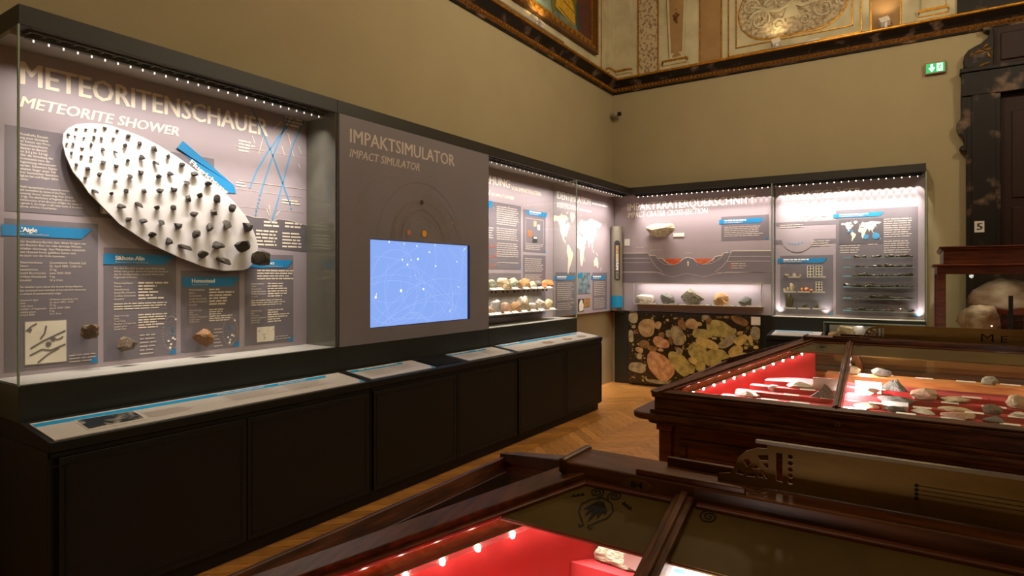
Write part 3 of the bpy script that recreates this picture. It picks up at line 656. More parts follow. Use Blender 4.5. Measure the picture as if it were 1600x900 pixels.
# ---------------- meteorite shower case
SA = empty('meteorite_shower_showcase', ((XG + XW) / 2, (YA + YAB) / 2, ZCB), 'large lit glass showcase headed METEORITENSCHAUER with white oval', 'showcase')
header(SA, YA, YAB)
BX(XG - .02, XG, YA, YAB - .001, ZCB, ZB).build('base_band', 'base_band', SA); BX(XW + .004, XG - .02, YA, YA + .02, ZCB, ZB).build('base_band', 'base_band', SA)
BX(XP, XG - .012, YA + .012, YAB - .012, ZB - .012, ZB + .004).build('case_floor', 'soffit_grey', SA)
PA = BX(XW + .004, XP, YA + .002, YAB - .012, ZB - .01, ZH0).build('back_panel', 'panel_mauve', SA)
BX(XG - .01, XG, YA, YAB, ZB, ZH0).build('front_glass', 'glass', SA); BX(XP, XG - .012, YA, YA + .01, ZB, ZH0).build('side_glass', 'glass', SA)
BX(XG - .012, XG + .001, YA - .001, YA + .006, ZB, ZH0).build('glass_corner_joint', 'glass_edge', SA)
BX(XP, XG - .012, YAB - .012, YAB - .002, ZB, ZH0).build('side_partition', 'mirror_side', SA)
ra = rail(SA, (XG - .012, YA + .06), (XG - .012, YAB - .06), 28, (-1, 0), m='led_dim')
row_lights('shower_case_light', (XG - .094, YA + .06, ZH0 - .044), (XG - .094, YAB - .06, ZH0 - .044), 14, P_A, (-.34, 0, -1), SA)
ftext(FL, 'title_lettering', 'METEORITENSCHAUER', (1.255,2.69,2.5865,0.114), .0015, 'print_cream', PA, .018)
ftext(FL, 'subtitle_lettering', 'METEORITE SHOWER', (1.251,2.062,2.4685,0.055), .0015, 'print_cream', PA, .018, .22)
def box_(F, par, r, m='board_grey', mark=True, o=.001):
    b = frect(F, 'info_board', r, o, m, par)
    if mark:
        k = .045; flat(F, 'corner_mark', [[(r[1] - k, r[2] + .002), (r[1] - .004, r[2] + .002), (r[1] - .004, r[2] + .034), (r[1] - .02, r[2] + .034)]], o + .001, 'banner_blue', par)
    return b
def bann(F, par, q, title=None, sub=None, tx=.2, o=.0025, m='banner_blue'):
    """q: TL, TR, BR, BL"""
    s0 = q[0][0]; s1 = q[1][0]; s2 = q[2][0]; z1 = (q[0][1] + q[1][1]) / 2; z0 = (q[2][1] + q[3][1]) / 2
    flat(F, 'heading_banner', [[(s0, z0), (s2, z0), (s1, z1), (s0, z1)]], o, m, par); h = z1 - z0
    if title: ftext(F, 'heading_text', title, (s0 + (s1 - s0) * tx, None, z0 + h * .42, h * .40), o + .001, 'print_white', par, .03, wscale=.92)
    else: flat(F, 'heading_text', paras(rb, (s0 + (s1 - s0) * .12, s0 + (s1 - s0) * .7, z0 + h * .4, z1 - h * .12), h * .42, .7, .2), o + .001, 'print_white', par)
    if sub: ftext(F, 'heading_subtext', sub, (s0 + (s1 - s0) * tx, None, z0 + h * .14, h * .16), o + .001, 'print_soft', par, .01, wscale=1.0)
    else: flat(F, 'heading_subtext', paras(rb, (s0 + (s1 - s0) * .12, s0 + (s1 - s0) * .6, z0 + h * .1, z0 + h * .36), h * .25, .6, .2), o + .001, 'print_soft', par)
# model text board behind the oval
r1 = ((1.186), 2.294, 1.928, 2.364)
box_(FL, PA, r1, mark=False)
fblock(FL, 'body_text', [(1.245, 1.424, 2.338, 0.017785714285714294, ['Modellhafte Darstel-', 'lung eines Streufelds', 'mit Steinen des Mocs-', 'Meteoritenschauers', '(Steinen im Bereich', 'von 3.4 g bis 3.6 kg).', 'Über die Verteilung der', 'Bruchstücke kann die', 'Flugrichtung rekonstruiert', 'werden. Schwerere Stücke', 'behalten länger einen Teil', 'ihrer kosmischen Geschwin-', 'digkeit bei und fliegen daher', 'weiter.']),
    (1.245, 1.534, 2.068, 0.016999999999999998, ['Model representation of meteorite strewn', 'field exemplified by stones of the Mocs', 'meteorite shower (stones range from 3.4 g to', '3.6 kg). The distribution of fragments allows the', 'reconstruction of the direction of flight: the heavier a', 'fragment is, the longer it will retain some of its cosmic', 'velocity, and thus travel farther.'])], .002, 'print_cream', PA)
LAB = ['Meteoritenklasse', 'Datum', 'Gesamtmasse', 'Anzahl Bruchstücke', 'Größtes Einzelstück', 'Streufeld']; LEN_ = ['Meteorite type', 'Date', 'Total mass', 'Number of fragments', 'Largest piece', 'Strewn field']
def fact_board(r, q, title, sub, tx, c0, c1, c2, zs, de, en, vde=None, ven=None):
    """c0 left text edge, c1 value column, c2 right edge; zs: tops of paragraph de, table de, paragraph en, table en, and end"""
    box_(FL, PA, r); bann(FL, PA, q, title, sub, tx)
    cols = []; bars = []
    if de: cols.append((c0, c2, zs[0], (zs[0] - zs[1]) / (len(de) + .9), de))
    pt = (zs[1] - zs[2]) / 6.9; pe = (zs[3] - zs[4]) / 6.3
    cols.append((c0, c0 + (c1 - c0) * .9, zs[1], pt, LAB)); cols.append((c0, c0 + (c1 - c0) * .9, zs[3], pe, LEN_))
    if en: cols.append((c0, c2, zs[2], (zs[2] - zs[3]) / (len(en) + .9), en))
    elif zs[2] - zs[3] > .05: bars += paras(rb, (c0, c2, zs[3] + .02, zs[2]), (zs[2] - zs[3] - .02) / 3, .42, .3)
    if vde: cols.append((c1, c2, zs[1], pt, vde)); cols.append((c1, c2 - .04, zs[3], pe, ven))
    else: bars += paras(rb, (c1, c2, zs[1] - pt * 6, zs[1] - pt * .25), pt, .5, .6) + paras(rb, (c1, c2, zs[3] - pe * 6, zs[3] - pe * .25), pe, .5, .6)
    fblock(FL, 'body_text', cols, .002, 'print_cream', PA)
    if bars: flat(FL, 'small_print', bars, .002, 'print_cream', PA)
fact_board((1.184, 1.61, 1.113, 1.891), [(1.173,1.86),(1.583,1.86),(1.528,1.804),(1.173,1.802)], "L'Aigle", 'Orne, Frankreich/France', .17,
    1.245, 1.378, 1.55, [1.786,1.679,1.551,1.482,1.386],
    ['Der detaillierte Bericht über dieses Ereignis von', 'Jean-Baptiste Biot hat viele damalige Wissen-', 'schaftler überzeugt, dass Meteoriten tatsächlich', 'vom Himmel herab gefallene Steine sind,', 'die nicht von der Erde stammen.'],
    ['The detailed report about this shower by Jean-Baptiste', 'Biot convinced most scientists of the time that meteorites', 'are indeed of extraterrestrial origin.'],
    ['Gewöhnlicher Chondrit (L6)', '26. April 1803, 13:00 Uhr', '37 kg', 'etwa 2000–3000', '9 kg', '10 x 4 km'], ['Ordinary chondrite (L6)', '26 April 1803, 13:00', '37 kg', 'about 2000–3000', '9 kg', '10 x 4 km'])
fact_board((1.639, 2.047, 1.117, 1.761), [(1.638,1.727),(2.034,1.725),(1.976,1.666),(1.638,1.666)], 'Sikhote-Alin', 'Primorsky Krai, Russland/Russia', .155,
    1.692, 1.824, 1.998, [1.653,1.567,1.441,1.377,1.282],
    ['Aus dem Streufeld wurden rund 120 Einschlag-', 'löcher (das größte davon mit einem Durchmesser', 'von 26 m) beschrieben, die große Meteoriten-', 'fragmente enthielten.'], None)
fact_board((2.076, 2.473, 1.122, 1.633), [(2.086,1.593),(2.483,1.591),(2.417,1.528),(2.086,1.533)], 'Homestead', 'Iowa County, USA', .15,
    2.127, 2.259, 2.434, [1.523,1.521,1.39,1.388,1.297], None, None)
fact_board((2.512, 2.904, 1.119, 1.751), [(2.55,1.71),(2.903,1.718),(2.848,1.658),(2.55,1.655)], 'Mocs', 'Cluj, Rumänien/Romania', .36,
    2.56, 2.69, 2.873, [1.64,1.554,1.432,1.366,1.264], None, None)
flat(FL, 'small_print', paras(rb, (2.606,2.914,1.568,1.641), .019, .45, .2), .002, 'print_cream', PA)
# pictures and strewn-field sketches on the boards
pm_ = (1.268,1.459,1.136,1.365)
frect(FL, 'map_border', pm_, .0025, 'print_dim', PA); frect(FL, 'map_sheet', (pm_[0] + .004, pm_[1] - .004, pm_[2] + .004, pm_[3] - .004), .003, 'paper_cream', PA)
mp = lambda pts: [(pm_[0] + (pm_[1] - pm_[0]) * a, pm_[3] - (pm_[3] - pm_[2]) * b) for a, b in pts]
flat(FL, 'map_drawing', strokes([mp([(.04, .22), (.16, .12), (.28, .06)]), mp([(.36, .42), (.46, .3), (.5, .12)]), mp([(.14, .62), (.4, .48), (.7, .36), (.96, .26)]), mp([(.12, .78), (.4, .66), (.6, .7), (.96, .58)]), mp([(.3, .96), (.55, .78), (.8, .66)]), mp([(.6, .44), (.8, .46), (.9, .4)])], .008), .004, 'print_grey', PA)
flat(FL, 'map_drawing', [circ(mp([(a, b)])[0], r_, 8) for a, b, r_ in ((.66, .44, .013), (.55, .55, .014), (.12, .2, .01))], .0042, 'print_grey', PA)
frect(FL, 'map_sheet', (2.604,2.744,1.138,1.242), .003, 'paper_map', PA)
def strewn(r, col):
    cx_, cz_ = (r[0] + r[1]) / 2, (r[2] + r[3]) / 2; rx, rz = (r[1] - r[0]) / 2, (r[3] - r[2]) / 2; dots = []
    for i in range(34):
        t = i / 34 * 6.283; dots.append(circ((cx_ + rx * math.cos(t), cz_ + rz * math.sin(t)), .0028, 6))
    flat(FL, 'strewn_field_sketch', dots, .002, 'print_soft', PA)
    flat(FL, 'strewn_field_finds', [circ((cx_ + rx * a, cz_ + rz * b), c, 8) for a, b, c in ((-.3, -.45, .007), (.25, -.3, .008), (.5, -.38, .006), (.0, -.65, .007), (-.1, -.85, .008), (.6, .8, .007))], .0022, 'print_white', PA)
    flat(FL, 'strewn_field_finds', [circ((cx_ + rx * rb.uniform(-.5, .5), cz_ + rz * rb.uniform(-.2, .4)), .004, 6) for _ in range(12)], .0022, col, PA)
strewn((1.965,2.064,1.143,1.352), 'line_blue'); strewn((2.354,2.459,1.142,1.318), 'line_blue')
flat(FL, 'small_print', paras(rb, (1.832,1.942,1.133,1.252), .022, .35, .3) + paras(rb, (2.291,2.363,1.12,1.255), .022, .35, .5) + paras(rb, (1.47,1.601,1.124,1.17), .017, .35, .3) + paras(rb, (2.752,2.892,1.132,1.169), .017, .35, .3), .002, 'print_soft', PA)
# flight direction arrow
aw = [(2.05,2.394),(2.088,2.445),(2.433,2.207),(2.447,2.156),(2.394,2.153)]; notch = (2.045,2.385)
flat(FL, 'flight_arrow', [[aw[0], notch, aw[1], aw[2], aw[3], aw[4]]], .003, 'banner_blue', PA)
ad = Vector((aw[2][0] - aw[1][0], aw[2][1] - aw[1][1])).normalized(); an = Vector((-ad.y, ad.x)); a0 = Vector((2.129,2.312))
FA = frame(fp(FL, a0.x, a0.y, .0), FL[1] * ad.x + FL[2] * ad.y, FL[1] * an.x + FL[2] * an.y)
ftext(FA, 'arrow_text', 'Flugrichtung', (0, .30, .0, .030), .004, 'print_white', PA, .02); ftext(FA, 'arrow_text', 'Direction of flight', (0.0, .27, -.03, .017), .004, 'print_white', PA, .01)
# trajectories diagram at the right
hill = [(2.464,2.024),(2.526,2.016),(2.599,2.004),(2.684,2.007),(2.721,1.987),(2.736,1.988),(2.773,2.009),(2.859,2.006),(2.948,1.994),(3.022,1.98),(3.022,1.778),(2.54,1.806)]
flat(FL, 'diagram_ground', [hill], .001, 'board_dark', PA); flat(FL, 'diagram_ground_line', strokes([hill[:10]], .005), .002, 'print_soft', PA)
flat(FL, 'diagram_trajectory', strokes([[(2.55,2.784),(2.609,2.682),(2.721,2.478),(2.794,2.32),(2.879,2.116)], [(2.925,2.779),(2.793,2.615),(2.69,2.473),(2.604,2.33),(2.55,2.203)], [(2.873,2.79),(2.819,2.654),(2.729,2.448),(2.669,2.28),(2.629,2.159)], [(3.003,2.772),(2.898,2.555),(2.813,2.268),(2.729,2.001)]], .010), .002, 'line_blue', PA)
flat(FL, 'diagram_trajectory', [circ(p_, .008, 8) for p_ in [(2.624,2.136),(2.616,2.108),(2.609,2.081),(2.601,2.054),(2.596,2.026),(2.729,1.996),(2.884,2.092)]], .002, 'line_blue', PA)
dl = []
for a, b in ([(2.45,2.187),(3.011,2.187)], [(2.468,2.072),(3.011,2.075)]):
    for i in range(22): dl.append([(a[0] + (b[0] - a[0]) * i / 22, a[1] + (b[1] - a[1]) * i / 22), (a[0] + (b[0] - a[0]) * (i + .5) / 22, a[1] + (b[1] - a[1]) * (i + .5) / 22)])
dl += [[(2.431,2.473),(3.017,2.484)],[(2.464,2.245),(3.017,2.249)]]
flat(FL, 'diagram_levels', strokes(dl, .004), .0018, 'print_soft', PA)
flat(FL, 'diagram_meteors', strokes([[(2.619,2.452),(2.654,2.57)],[(2.569,2.568),(2.589,2.518)],[(2.741,2.65),(2.805,2.714)],[(2.805,2.538),(2.832,2.473)],[(2.875,2.579),(2.909,2.476)],[(2.854,2.64),(2.881,2.57)],[(2.948,2.563),(2.976,2.511)],[(2.948,2.435),(2.965,2.4)],[(2.7,2.03),(2.679,2.074)],[(2.715,2.032),(2.7,2.103)],[(2.741,2.034),(2.762,2.1)],[(2.757,2.031),(2.794,2.075)]], .004), .0018, 'print_cream', PA)
flat(FL, 'small_print', paras(rb, (2.468,2.604,2.425,2.522), .022, .45, .4) + paras(rb, (2.45,2.54,2.205,2.236), .02, .45, .3) + paras(rb, (2.81,2.988,2.113,2.155), .02, .45, .3) + paras(rb, (2.837,2.988,2.689,2.76), .025, .5, .4) + paras(rb, (2.659,2.794,1.946,1.987), .025, .5, .2) + paras(rb, (2.832,2.993,1.949,1.991), .025, .5, .2) + paras(rb, (2.599,2.773,1.794,1.921), .024, .45, .2) + paras(rb, (2.81,2.982,1.802,1.915), .024, .45, .2), .002, 'print_cream', PA)
# ---- white oval with the fragments
ov = [(1.421,2.304),(1.427,2.356),(1.448,2.39),(1.484,2.418),(1.551,2.439),(1.644,2.448),(1.735,2.433),(1.826,2.413),(1.924,2.378),(2.027,2.33),(2.131,2.27),(2.244,2.204),(2.341,2.141),(2.409,2.085),(2.483,2.01),(2.531,1.94),(2.565,1.863),(2.58,1.802),(2.575,1.736),(2.541,1.683),(2.507,1.652),(2.469,1.639),(2.332,1.633),(2.202,1.657),(2.051,1.71),(1.862,1.793),(1.701,1.895),(1.542,2.059),(1.514,2.105),(1.469,2.161),(1.436,2.238)]
FO = frame((XP, 0, 0), (0, 1, 0), (0, 0, 1))
OV = MB().prism([fp(FO, a, b, .04) for a, b in ov], FO[3] * .01).build('strewn_field_oval', 'oval_white'); tag(OV, 'white egg-shaped board carrying dozens of dark meteorite fragments', 'display board')
MB().box(XP, XP + .04, 1.62, 1.66, 1.95, 1.99).box(XP, XP + .04, 2.1, 2.14, 1.8, 1.84).build('standoff', 'shelf_light', OV)
frag = [(1.475,1.491,2.386,2.398),(1.52,1.536,2.393,2.405),(1.566,1.582,2.4,2.412),(1.612,1.632,2.412,2.431),(1.676,1.695,2.412,2.429),(1.437,1.453,2.347,2.362),(1.472,1.484,2.345,2.356),(1.511,1.526,2.343,2.355),(1.558,1.576,2.353,2.371),(1.596,1.613,2.356,2.374),(1.655,1.673,2.364,2.38),(1.73,1.758,2.39,2.414),(1.431,1.445,2.298,2.31),(1.458,1.475,2.301,2.315),(1.499,1.521,2.286,2.297),(1.546,1.562,2.303,2.331),(1.602,1.622,2.293,2.314),(1.667,1.687,2.291,2.308),(1.711,1.738,2.33,2.357),(1.792,1.818,2.359,2.383),(1.867,1.902,2.335,2.373),(1.451,1.466,2.249,2.266),(1.498,1.515,2.24,2.256),(1.544,1.563,2.243,2.259),(1.595,1.629,2.223,2.242),(1.666,1.693,2.209,2.23),(1.73,1.753,2.25,2.271),(1.801,1.832,2.276,2.308),(1.879,1.915,2.257,2.282),(1.954,1.98,2.304,2.336),(1.473,1.491,2.191,2.208),(1.523,1.551,2.177,2.197),(1.579,1.604,2.146,2.173),(1.515,1.536,2.125,2.141),(1.662,1.687,2.124,2.143),(1.734,1.767,2.157,2.184),(1.796,1.827,2.185,2.214),(1.894,1.931,2.178,2.206),(1.963,1.999,2.207,2.233),(1.556,1.589,2.053,2.076),(1.641,1.667,2.052,2.073),(1.716,1.745,2.072,2.099),(1.813,1.845,2.086,2.112),(1.894,1.938,2.092,2.122),(2.031,2.072,2.266,2.299),(2.101,2.153,2.222,2.254),(2.056,2.101,2.16,2.189),(1.982,2.023,2.109,2.137),(2.192,2.244,2.169,2.204),(1.683,1.73,1.982,2.011),(1.779,1.819,1.994,2.029),(1.881,1.92,1.992,2.02),(1.978,2.017,2.0,2.031),(2.07,2.107,2.058,2.103),(2.096,2.148,1.967,2.001),(1.726,1.764,1.909,1.937),(1.799,1.847,1.907,1.936),(1.901,1.945,1.898,1.935),(2.0,2.052,1.886,1.922),(1.849,1.9,1.824,1.861),(1.951,1.991,1.786,1.832),(2.027,2.109,1.755,1.796),(2.139,2.182,2.087,2.124),(2.247,2.298,2.07,2.125),(2.23,2.276,1.988,2.032),(2.348,2.399,2.016,2.072),(2.108,2.166,1.832,1.89),(2.198,2.246,1.882,1.939),(2.301,2.369,1.902,1.964),(2.451,2.53,1.896,1.957),(2.141,2.218,1.708,1.762),(2.243,2.321,1.773,1.825),(2.273,2.362,1.668,1.726),(2.378,2.505,1.754,1.842),(2.496,2.656,1.669,1.774)]
order = sorted(range(len(frag)), key=lambda i: -(frag[i][2] + frag[i][3]))
rowof = {}; rows = []
for i in order:
    zc_ = (frag[i][2] + frag[i][3]) / 2
    if rows and rows[-1][0] - zc_ < .045: rows[-1][1].append(i)
    else: rows.append([zc_, [i]])
for ri, (zr_, ids) in enumerate(rows):
    ids.sort(key=lambda i: frag[i][0])
    for ci, i in enumerate(ids):
        s0, s1, z0, z1 = frag[i][:4]; wd, ht = s1 - s0, z1 - z0; dp = min(wd, ht) * .8
        sz = 'tiny' if wd < .03 else 'small' if wd < .06 else 'medium' if wd < .1 else 'large'
        rock('meteorite_fragment', (XP + .05 + dp * .46, (s0 + s1) / 2, (z0 + z1) / 2), (dp, wd, ht), 0, 'rock_dark', i % 11, '%s dark meteorite fragment on white oval, row %s from top, %s from left' % (sz, ORD[ri + 1] if ri < 20 else str(ri + 1), ORD[ci + 1]), 'meteorite', 'fragments on the white oval', sub=2, cuts=12, flatb=False, kind_key='frag')
for (s0, s1, z0, z1), m, sd, lab, sub in (((1.506,1.579,1.254,1.338), 'rock_brownish', 3, 'brown meteorite mounted beside the old map below the word Aigle', 3), ((1.68,1.782,1.164,1.252), 'rock_iron', 5, 'jagged shiny iron meteorite mounted on the Sikhote-Alin board', 3), ((2.128,2.251,1.146,1.267), 'rock_rust', 8, 'rusty brown meteorite mounted on the Homestead board', 3)):
    o = rock('mounted_meteorite', (XP + .07, (s0 + s1) / 2, (z0 + z1) / 2), (.09, s1 - s0, z1 - z0), 0, m, sd, lab, 'meteorite', 'meteorites mounted on the fact boards', sub=sub, cuts=14, nz=.45, flatb=False, kind_key='mnt')
    MB().tube([(XP, (s0 + s1) / 2, (z0 + z1) / 2), (XP + .05, (s0 + s1) / 2, (z0 + z1) / 2)], .008, 8).build('mounting_pin', 'chrome', None).parent = o
    pn = o.children[0]; pn.matrix_parent_inverse = o.matrix_basis.inverted() if False else Matrix.LocRotScale(o.location, None, o.scale).inverted()
# ---------------- impact simulator panel with screen
SB = empty('impact_simulator_panel', ((XG + XW) / 2, (YAB + YBC) / 2, ZCB), 'grey panel headed IMPAKTSIMULATOR with large blue screen', 'display panel')
header(SB, YAB, YBC)
BX(XG - .02, XG - .001, YAB + .001, YBC - .001, ZCB, ZB).build('base_band', 'base_band', SB)
sy0, sy1, sz0, sz1 = 3.347, 4.603, 1.196, 1.885
mb = MB(); a0, a1 = YAB + .002, YBC - .002
mb.box(XG - .03, XG, a0, sy0, ZB, ZH0).box(XG - .03, XG, sy1, a1, ZB, ZH0).box(XG - .03, XG, sy0, sy1, ZB, sz0).box(XG - .03, XG, sy0, sy1, sz1, ZH0)
PB = mb.build('front_panel', 'panel_sim', SB)
BX(XG + .0005, XG + .002, a0, a0 + .012, ZB, ZH0).build('panel_edge', 'header_black', SB)
mb = MB(); mb.box(XG - .05, XG - .003, sy0 - .01, sy0, sz0, sz1).box(XG - .05, XG - .003, sy1, sy1 + .01, sz0, sz1)
SCN = empty('touch_screen', (XG - .03, (sy0 + sy1) / 2, sz0), 'glowing light blue screen showing pale orbit lines', 'screen')
mb = MB(); t = .004
mb.box(XG - .04, XG - .001, sy0 + .0005, sy0 + t, sz0 + .0005, sz1 - .0005).box(XG - .04, XG - .001, sy1 - t, sy1 - .0005, sz0 + .0005, sz1 - .0005).box(XG - .04, XG - .001, sy0 + t, sy1 - t, sz0 + .0005, sz0 + t).box(XG - .04, XG - .001, sy0 + t, sy1 - t, sz1 - t, sz1 - .0005)
mb.build('bezel', 'bezel', SCN)
FS = frame((XG - .024, 0, 0), (0, 1, 0), (0, 0, 1))
BX(XG - .036, XG - .025, sy0 + t, sy1 - t, sz0 + t, sz1 - t).build('display', 'screen', SCN)
dsp = [c for c in SCN.children if c.name.startswith('display')][0]
r5 = random.Random(55); lines = []
def clip_arc(c, r_, a, b, n=40):
    seg = []; out = []
    for i in range(n + 1):
        t_ = a + (b - a) * i / n; p_ = (c[0] + r_ * math.cos(t_), c[1] + r_ * math.sin(t_))
        if sy0 + .01 < p_[0] < sy1 - .01 and sz0 + .01 < p_[1] < sz1 - .01: seg.append(p_)
        else:
            if len(seg) > 1: out.append(seg)
            seg = []
    if len(seg) > 1: out.append(seg)
    return out
mcx = (sy0 + sy1) / 2
for i in range(46):
    k = r5.random()
    if k < .6: lines += clip_arc((mcx + r5.gauss(0, .3), sz1 - .25 + r5.gauss(0, .25)), r5.uniform(.15, .9), r5.uniform(0, 6.28), r5.uniform(6.3, 9))
    else:
        c = (mcx + r5.uniform(-.9, .9), sz0 - r5.uniform(.2, 1.5)); lines += clip_arc(c, r5.uniform(.8, 2.2), .2, 2.9, 60)
flat(FS, 'orbit_lines', strokes(lines, .0028), .0, 'screen_streak', dsp)
dots = [(3.576,1.871),(3.748,1.863),(3.902,1.851),(4.138,1.869),(4.062,1.805),(3.727,1.733),(3.829,1.731),(3.915,1.742),(3.787,1.692),(4.143,1.686),(4.441,1.729),(4.464,1.498),(3.984,1.487),(3.88,1.603),(3.712,1.478),(3.43,1.433)]
flat(FS, 'bright_bodies', [circ(p_, [.008, .006, .007, .006, .008, .008, .006, .011, .009, .008, .006, .007, .010, .004, .013, .011][i], 12) for i, p_ in enumerate(dots)], .0008, 'screen_dot', dsp)
flat(FS, 'comet_trails', strokes([[(4.571,1.863),(4.54,1.838)], [(4.349,1.299),(4.331,1.274)], [(3.441,1.465),(3.43,1.435)]], .006), .0008, 'screen_dot', dsp)
ftext(FG, 'title_lettering', 'IMPAKTSIMULATOR', (3.15,4.374,2.5895,0.099), .001, 'print_soft', PB, .012)
ftext(FG, 'subtitle_lettering', 'IMPACT SIMULATOR', (3.144,3.909,2.48,0.061), .001, 'print_soft', PB, .008, .22)
sun = (3.969,1.959); oc = (sun[0] - .03, 1.86); orad = 0.523
def arcs(c, r_, zmin=1.892, n=64):
    seg, out = [], []
    for i in range(n + 1):
        t_ = 6.2832 * i / n - 1.57; p_ = (c[0] + r_ * math.cos(t_), c[1] + r_ * math.sin(t_) * 1.0)
        if p_[1] > zmin and YAB + .1 < p_[0] < YBC - .1: seg.append(p_)
        else:
            if len(seg) > 1: out.append(seg)
            seg = []
    if len(seg) > 1: out.append(seg)
    return out
flat(FG, 'orbit_drawing', strokes(arcs(oc, orad) + arcs(oc, orad * .70) + arcs((oc[0], oc[1] + .03), orad * .5), .004), .001, 'print_faint_dark', PB)
fl = []
for i in range(34): fl += arcs((oc[0] + r5.gauss(.02, .05), oc[1] + r5.gauss(.02, .05)), orad * r5.uniform(.35, .8))
for i in range(8): fl += arcs((oc[0] + r5.gauss(0, .25), oc[1] + r5.gauss(0, .1)), orad * r5.uniform(.8, 1.5))
flat(FG, 'orbit_drawing', strokes(fl, .0022), .0008, 'print_faint', PB)
for px_, r_, m in (((3.936,2.222), .022, 'print_dark'), ((3.78,1.959), .022, 'stone_orange'), ((4.347,2.078), .010, 'stone_orange'), ((4.038,2.021), .006, 'print_dark')):
    flat(FG, 'planet_drawing', [circ(px_, r_, 20)], .002, m, PB)
flat(FG, 'sun_halo', [circ(sun, .042, 24)], .0015, 'print_grey', PB); flat(FG, 'sun_drawing', [circ(sun, .029, 24)], .002, 'print_amber', PB)
# ---------------- crater formation case with stone shelves
SD = empty('crater_formation_showcase', ((XG + XW) / 2, (YBC + YE) / 2, ZCB), 'lit glass showcase about crater formation with two shelves of stones', 'showcase')
header(SD, YBC, YE)
BX(XG - .02, XG, YBC + .001, YE, ZCB, ZB).build('base_band', 'base_band', SD); BX(XW + .004, XG - .02, YE - .02, YE, ZCB, ZB).build('base_band', 'base_band', SD)
BX(XP, XG - .012, YBC + .012, YE - .012, ZB - .012, ZB + .004).build('case_floor', 'soffit_grey', SD)
PC = BX(XW + .004, XP, YBC + .012, YE - .003, ZB - .01, ZH0).build('back_panel', 'panel_mauve', SD)
BX(XG - .01, XG, YBC, YE, ZB, ZH0).build('front_glass', 'glass', SD); BX(XP, XG - .012, YE - .01, YE, ZB, ZH0).build('side_glass', 'glass', SD)
BX(XG - .012, XG + .001, YE - .006, YE + .001, ZB, ZH0).build('glass_corner_joint', 'glass_edge', SD)
BX(XP, XG - .012, YBC + .002, YBC + .012, ZB, ZH0).build('side_partition', 'mirror_side', SD)
BX(XP, XG - .02, YE - .03, YE, ZH0 - .03, ZH0 - .0005).build('roof_divider', 'soffit_grey', SD)
rail(SD, (XG - .012, YBC + .05), (XG - .012, YE - .05), 20, (-1, 0), m='led_dim')
row_lights('formation_case_light', (XG - .094, YBC + .05, ZH0 - .044), (XG - .094, YE - .05, ZH0 - .044), 13, P_C, (-.36, 0, -1), SD)
t1_ = (5.421,5.872,2.5555,0.103)
capc = .088; zt_ = 2.585
ge = 5.774
ftext(FL, 'title_lettering', 'ENTSTEHUNG', (ge - .86, ge, zt_, capc), .0015, 'print_cream', PC, .016)
ftext(FL, 'title_lettering', 'VON IMPAKTKRATERN', (5.806, 6.451, 2.568, .045), .0015, 'print_cream', PC, .01)
g2 = 5.394
ftext(FL, 'subtitle_lettering', 'FORMATION', (g2 - .52, g2, 2.462, .06), .0015, 'print_cream', PC, .014, .2)
ftext(FL, 'subtitle_lettering', 'OF IMPACT CRATERS', (5.418, 5.859, 2.46, .035), .0015, 'print_cream', PC, .008, .2)
bA = (YBC + .2, 6.008, 1.673, 2.402)
box_(FL, PC, bA); flat(FL, 'small_print', paras(rb, (5.515, 5.96, bA[2] + .05, bA[3] - .04), .0235, .42, .12, gaps=(9, 16, 24, 25)), .002, 'print_soft', PC)
bann(FL, PC, [(YBC + .2, bA[3] - .0), (5.442, bA[3] - .0), (5.412, bA[3] - .075), (YBC + .2, bA[3] - .075)])
flat(FL, 'crater_profiles', strokes([[(5.3 + .035 * i, z_ + (.03 if i in (0, 1, 6, 7) else -.02 + .01 * (i % 2))) for i in range(8)] for z_ in (1.93, 1.82, 1.72)], .008), .002, 'print_orange', PC)
flat(FL, 'small_print', paras(rb, (5.3, 5.466, 1.99, 2.12), .026, .42, .2), .002, 'print_soft', PC)
bB = ((6.05), 6.567, 1.881, 2.376)
box_(FL, PC, bB); bann(FL, PC, [(6.132,2.372),(6.607,2.375),(6.576,2.321),(6.132,2.316)])
bw, bh = bB[1] - bB[0], bB[3] - bB[2]
flat(FL, 'chart_frame', strokes([[(bB[0] + bw * .1, bB[2] + bh * .2), (bB[0] + bw * .9, bB[2] + bh * .2), (bB[0] + bw * .9, bB[2] + bh * .8), (bB[0] + bw * .1, bB[2] + bh * .8), (bB[0] + bw * .1, bB[2] + bh * .2)]], .005), .002, 'print_soft', PC)
for (a, b, c, d), m in (((.45, .58, .62, .76), 'stone_pink'), ((.62, .74, .55, .68), 'paper_map'), ((.22, .37, .36, .52), 'stone_orange'), ((.4, .62, .24, .38), 'print_dark'), ((.45, .6, .33, .37), 'paper_cream')):
    frect(FL, 'chart_picture', (bB[0] + bw * a, bB[0] + bw * b, bB[2] + bh * c, bB[2] + bh * d), .0025 if m != 'paper_cream' else .003, m, PC)
flat(FL, 'small_print', paras(rb, (bB[0] + bw * .1, bB[1] - bw * .1, bB[2] + .03, bB[2] + bh * .17), .022, .42, .2), .002, 'print_soft', PC)
bC = (bB[0], bB[1], 1.14, 1.847)
box_(FL, PC, bC); flat(FL, 'small_print', paras(rb, (bC[0] + .04, bC[1] - .05, 1.42, bC[3] - .04), .024, .42, .2, gaps=(7,)), .002, 'print_soft', PC)
box_(FL, PC, (YBC + .2, bA[1], 1.14, 1.629))
